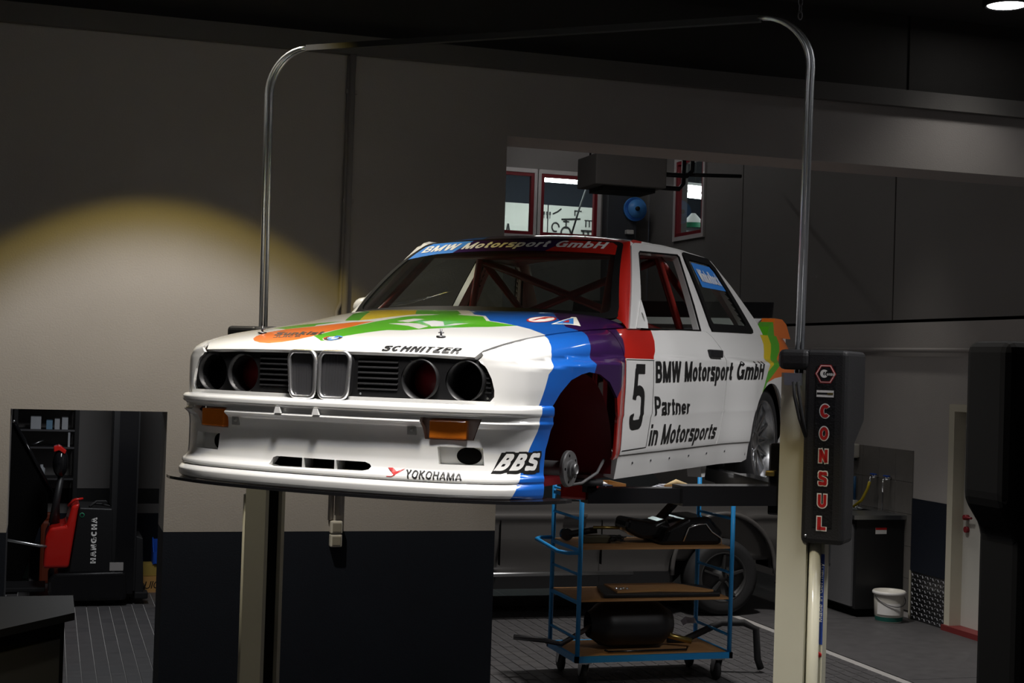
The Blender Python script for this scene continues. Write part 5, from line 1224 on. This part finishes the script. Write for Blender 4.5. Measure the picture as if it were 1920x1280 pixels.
# ================================================================== workbench corner in the foreground left
mat('bench_top', (.005, .005, .005), .6, spec=.12, noise=.3, nscale=7); mat('bench_panel', (.022, .022, .020), .6, noise=.05)
wb = empty('workbench', (-.6, 7.9, 0)); tag(wb, 'dark-topped workbench cabinet with pale doors beside the passage', 'workbench')
bp = [(.78, .283), (.78, .86), (-1.6, .86), (-1.6, -2.65)]
MB().prism(bp, 'z', .86, .90).build('bench_top', 'bench_top', wb)
inn_ = [(.73, .30), (.73, .83), (-1.55, .83), (-1.55, -2.50)]
MB().prism(inn_, 'z', .0, .859).build('carcass', 'black_matte', wb)
d0, d1 = Vector((.73, .30, 0)), Vector((-1.55, -2.50, 0)); dd = (d1-d0).normalized(); nn = Vector((dd.y, -dd.x, 0)); nn = nn if nn.y < 0 else -nn
for k in range(4):
    a = d0+dd*(.06+k*.86)+nn*.012; c = a+dd*.80
    m = MB(); m.bar((a.x, a.y, .42), (c.x, c.y, .42), .02, .70); m.build('door', 'bench_panel', wb)
# ================================================================== wash corner on the right
mat('cabinet_black', (.010, .010, .011), .5); mat('cabinet_grey', (.12, .12, .125), .5, noise=.05)
sc_ = empty('sink_cabinet', (7.35, 12.3, 0)); tag(sc_, 'black sink cabinet with grey doors in the tiled corner', 'cabinet')
MB().box(.02, .53, .0, 1.62, .08, .93).build('carcass', 'cabinet_black', sc_); MB().box(.06, .53, .03, 1.6, 0, .08).build('plinth', 'black_matte', sc_)
for k in range(3):
    d = MB().box(.0, .02, .05+k*.53, .53+k*.53, .10, .88).build('door', 'cabinet_grey', sc_); MB().box(-.015, -.001, .44+k*.53, .455+k*.53, .45, .75, bev=.003).build('door_pull', 'steel', d)
m = MB(); m.box(-.03, .535, -.03, .45, .93, .97); m.box(-.03, .535, .95, 1.65, .93, .97); m.box(-.03, .06, .45, .95, .93, .97); m.box(.45, .535, .45, .95, .93, .97); wt = m.build('worktop', 'steel', sc_)
m = MB(); m.lathe([(.21, 0), (.20, -.01), (.17, -.10), (.02, -.12), (.0, -.12)], (.255, .70, .972), n=28); m.build('basin', 'steel', sc_)
ls = MB().box(.22, .34, -.002, .0, .79, .85).build('caution_label', 'letter_white', sc_); MB().box(.22, .34, -.003, -.002, .83, .85).build('label_header', 'letter_red', sc_)
MB().prism([(.10, .86), (.14, .89), (.16, .84)], 'x', -.003, -.001).build('red_triangle', 'letter_red', sc_)
for i, (y, nm) in enumerate(((12.80, 'wall tap with blue lever feeding the yellow hose'), (12.56, 'wall tap with blue lever and bare curved spout'))):
    t = empty('wall_tap', (XR-.012, y, 1.30)); tag(t, nm, 'tap')
    MB().cyl((0, 0, 0), (-.07, 0, 0), .016, 10).build('tap_body', 'chrome', t); MB().tube([(-.06, 0, 0), (-.10, -.02, -.01), (-.11, -.03, -.06), (-.11, -.03, -.13 if i else -.05)], .009, 8).build('spout', 'chrome', t)
    MB().box(-.075, -.045, -.055, .03, .018, .03, bev=.004).build('lever', 'bin_blue', t); MB().cyl((-.06, 0, 0), (-.06, 0, .02), .008, 8).build('lever_stem', 'chrome', t)
hs = MB().tube([(XR-.122, 12.77, 1.25), (XR-.13, 12.79, 1.18), (XR-.15, 12.86, 1.06), (XR-.19, 12.95, .985)], .014, 10).build('water_hose', mat('hose_yellow', (.55, .42, .02), .45), None); tag(hs, 'short yellow hose hanging from the tap into the sink', 'hose')
o = MB().tube([(XR-.06, 12.63, 1.28), (XR-.06, 12.63, .98)], .008, 8).build('drain_rod', 'steel_dark', None); tag(o, 'thin dark rod standing on the worktop against the tiles', 'rod')
o = empty('soap_dispenser', (XR-.012, 13.20, 1.46)); tag(o, 'white soap dispenser on the tiles above the sink', 'dispenser'); MB().box(-.10, 0, -.05, .05, 0, .14, bev=.015).build('case', 'socket_white', o); MB().box(-.09, -.02, -.035, .035, -.03, 0, bev=.008).build('nozzle', 'black_plastic', o)
o = empty('dish_brush', (XR-.04, 13.18, .97)); tag(o, 'blue long-handled brush leaning on the tiles at the sink', 'brush'); MB().tube([(0, 0, .02), (-.005, 0, .30)], .014, 8).build('handle', mat('brush_blue', (.01, .08, .20), .5), o); MB().box(-.02, .02, -.03, .03, .0, .06).build('bristles', 'letter_white', o)
bk = empty('paint_bucket', (7.60, 12.08, 0)); tag(bk, 'white plastic bucket with green band beside the sink cabinet', 'bucket')
MB().lathe([(0, 0), (.118, 0), (.122, .008), (.128, .05), (.132, .055), (.138, .20), (.142, .255), (.150, .258), (.150, .285), (.146, .29), (.140, .285), (.132, .26), (0, .26)], n=36).build('pail', 'socket_white', bk)
MB().lathe([(.1245, .012), (.1305, .052)], n=36).build('green_band', mat('band_green', (.01, .10, .08), .5), bk)
MB().grid(lambda i, j: ((.137+.002)*math.cos(-PI*.95+1.7*i), (.137+.002)*math.sin(-PI*.95+1.7*i), .075+.11*j), 14, 2).build('paper_label', 'letter_white', bk)
MB().tube([(.150*math.cos(t), .150*math.sin(t), .245-.09*math.sin(PI*(t+PI)/PI)) for t in [-PI+PI*k/14 for k in range(15)]], .004, 6).build('bail_handle', 'steel_dark', bk)
MB().lathe([(.152, .258), (.156, .262), (.156, .28), (.152, .285)], n=36).build('lid_rim', 'letter_white', bk)
# ================================================================== upper back: heater, reel, tool room
ht = empty('hanging_heater', (6.05, 15.3, 4.30)); tag(ht, 'grey box heater hung under the far hall ceiling', 'heater')
MB().box(-.42, .42, -.30, .30, 0, .34, bev=.015).build('casing', 'panel_grey', ht); MB().box(-.30, .32, -.22, .22, -.05, -.001).build('outlet', 'black_plastic', ht)
for x in (-.38, .38): MB().cyl((x, 0, .34), (x, 0, 1.6), .012, 8).build('hanger_rod', 'black_plastic', ht)
MB().tube([(.42, 0, .20), (.80, 0, .20), (.86, 0, .26), (.86, 0, .5)], .028, 8).build('supply_pipe', 'black_plastic', ht); MB().tube([(.42, .1, .06), (.75, .1, .06), (.80, .1, .12), (.80, .1, .6)], .028, 8).build('supply_pipe', 'black_plastic', ht)
MB().cyl((.80, .05, .22), (1.5, .05, .25), .022, 8).build('supply_pipe', 'black_plastic', ht)
pn = tag(MB().box(7.20, 7.62, 18.66, 18.88, 2.8, 4.80).build('service_panel', mat('slate', (.05, .055, .065), .6)), 'dark slate service panel behind the blue hose reel', 'panel')
rl = empty('hose_reel', (7.58, 18.66, 4.47)); tag(rl, 'round bright blue hose reel on the dark panel', 'hose reel')
mat('reel_blue', (.10, .38, .95), .35)
MB().lathe([(.0, .02), (.135, .02), (.16, .05), (.165, .05), (.165, .0), (0, .0)], n=36, axis='y').build('reel_disc', 'reel_blue', rl); MB().lathe([(.02, .05), (.10, .06), (.13, .09), (.13, .11), (.0, .11)], n=36, axis='y').build('hose_coil', 'reel_blue', rl); MB().lathe([(0, .14), (.03, .14), (.03, .1)], n=16, axis='y').build('reel_hub', 'black_plastic', rl)
o = MB().box(-.05, .05, -.08, .01, 0, .06, bev=.01).build('hand_lamp', 'letter_white', None, (7.50, 18.655, 4.12)); tag(o, 'small white lamp below the hose reel', 'lamp')
mat('tube_lit', (.92, .98, 1), .4, emit=16)
def tube_lamp(name_lab, p0, p1):
    e = empty('tube_light', p0); tag(e, name_lab, 'lamp', 'tool room tube lights'); d = Vector(p1)-Vector(p0)
    MB().cyl((0, 0, 0), d, .035, 10).build('tube', 'tube_lit', e); MB().bar(Vector((0, 0, .06)), d+Vector((0, 0, .06)), .09, .04).build('fitting', 'letter_white', e)
    for t in (.15, .85): q = d*t; MB().cyl((q.x, q.y, .07), (q.x, q.y, 5.9-p0[2]), .005, 6).build('hanger_cord', 'black_plastic', e)
tube_lamp('lit tube light above the pegboard of tools', (6.95, 20.9, 5.09), (7.95, 20.9, 5.09))
tube_lamp('lit tube light seen through the side window, upper', (8.95, 20.0, 5.00), (9.9, 20.0, 4.97))
tube_lamp('lit tube light seen through the side window, lower', (8.80, 20.25, 4.93), (9.7, 20.25, 4.90))
pb = empty('pegboard', (7.2, 22.38, 4.33)); tag(pb, 'white perforated pegboard wall holding hand tools', 'pegboard')
pm = mat('peg_white', (.70, .70, .64), .6)
nt = pm.node_tree; tc = nt.nodes.new('ShaderNodeTexCoord'); vr = nt.nodes.new('ShaderNodeTexVoronoi'); vr.inputs['Scale'].default_value = 22; vr.inputs['Randomness'].default_value = 0
nt.links.new(tc.outputs['Object'], vr.inputs['Vector']); lt = nt.nodes.new('ShaderNodeMath'); lt.operation = 'GREATER_THAN'; lt.inputs[1].default_value = .22; nt.links.new(vr.outputs['Distance'], lt.inputs[0])
mxx = nt.nodes.new('ShaderNodeMix'); mxx.data_type = 'RGBA'; mxx.inputs['A'].default_value = (.1, .1, .09, 1); mxx.inputs['B'].default_value = (.70, .70, .64, 1); nt.links.new(lt.outputs[0], mxx.inputs['Factor']); nt.links.new(mxx.outputs['Result'], nt.nodes['Principled BSDF'].inputs['Base Color'])
MB().box(-.9, .38, -.02, 0, .02, .55).build('board', 'peg_white', pb); MB().box(.40, 1.5, -.02, 0, .02, .55).build('board', 'peg_white', pb); MB().box(-1.2, 1.8, -.03, 0, -.30, 0).build('bench_back', 'dado_navy', pb)
TL = [('black saw', 'saw', -.55, .44, lambda m: m.box(-.16, .16, -.05, -.03, -.012, .012)), ('black file', 'file', -.55, .34, lambda m: m.box(-.14, .10, -.05, -.03, -.010, .010)), ('red and black rivet gun', 'tool', -.50, .20, lambda m: (m.box(-.10, .12, -.06, -.03, -.02, .02), m.box(.05, .10, -.06, -.03, -.09, -.01))),
      ('black sheet shears', 'shears', -.28, .15, lambda m: (m.bar((-.03, -.04, -.1), (.0, -.04, .06), .02, .02), m.bar((.03, -.04, -.1), (.0, -.04, .06), .02, .02)))]
for k in range(6): TL.append(('slim screwdriver in the upper row', 'screwdriver', .17+.05*k, .44, lambda m: (m.bar((0, -.04, -.05), (0, -.04, .0), .022, .02), m.bar((0, -.04, -.11), (0, -.04, -.05), .008, .008))))
TL += [('bent spanner', 'spanner', .55, .44, lambda m: m.tube([(-.08, -.04, -.03), (0, -.04, .01), (.06, -.04, .06)], .012, 6)), ('long black wrench', 'wrench', .78, .34, lambda m: m.tube([(-.16, -.04, -.01), (.16, -.04, .015)], .014, 6)), ('round clamp', 'clamp', .52, .20, lambda m: m.tube([(.06*math.cos(t), -.04, .07*math.sin(t)) for t in [.3*i for i in range(18)]], .012, 6)),
       ('grey G-clamp', 'clamp', .70, .12, lambda m: m.tube([(.08*math.cos(t), -.04, .09*math.sin(t)) for t in [.3*i for i in range(16)]], .014, 6)), ('black pulley puller', 'tool', .70, .25, lambda m: (m.bar((-.05, -.04, .05), (.05, -.04, .05), .02, .02), m.bar((0, -.04, -.06), (0, -.04, .08), .02, .02))),
       ('dark rack of punches', 'tool rack', 1.12, .13, lambda m: (m.box(-.16, .16, -.07, -.03, .03, .05), m.bar((-.12, -.05, -.09), (-.12, -.05, .03), .02, .02), m.bar((-.04, -.05, -.09), (-.04, -.05, .03), .02, .02), m.bar((.05, -.05, -.09), (.05, -.05, .03), .02, .02), m.bar((.13, -.05, -.09), (.13, -.05, .03), .02, .02))),
       ('set of hooks', 'hooks', 1.10, .32, lambda m: (m.bar((-.06, -.04, -.09), (-.06, -.04, .02), .015, .015), m.bar((0, -.04, -.09), (0, -.04, .02), .015, .015), m.bar((.06, -.04, -.09), (.06, -.04, .02), .015, .015), m.box(-.08, .08, -.045, -.03, .01, .025))), ('long bar tool', 'bar', 1.36, .22, lambda m: m.bar((0, -.04, -.12), (0, -.04, .12), .02, .02)), ('small steel square', 'square', .90, .48, lambda m: (m.box(-.06, .06, -.045, -.03, -.01, .01), m.box(-.06, -.045, -.045, -.03, -.08, .01)))]
for lab, cat, x, z, fn_ in TL:
    m = MB(); fn_(m); o = m.build(cat.replace(' ', '_'), 'black_plastic', None, (7.2+x, 22.386, 4.33+z)); tag(o, lab+' hung on the white pegboard', cat, 'screwdrivers on the pegboard' if cat == 'screwdriver' else None)
o = MB().tube([(7.56, 20.41, 5.9), (7.55, 20.4, 5.05), (7.40, 20.3, 4.7), (7.18, 20.2, 4.05)], .014, 8).build('air_line', 'black_plastic', None); tag(o, 'dark slanting air line hanging in front of the pegboard', 'hose')
dl = empty('shaded_lamp', (8.62, 19.0, 4.25)); tag(dl, 'green-rimmed white shade lamp behind the side window', 'lamp'); MB().lathe([(.03, .26), (.10, .18), (.16, .12)], n=24).build('shade', 'letter_white', dl); MB().lathe([(.16, .12), (.17, .05)], n=24).build('shade_rim', 'ring_green', dl); MB().lathe([(.12, .05), (.13, -1.5), (0, -1.5)], n=24).build('body', 'box_white', dl)
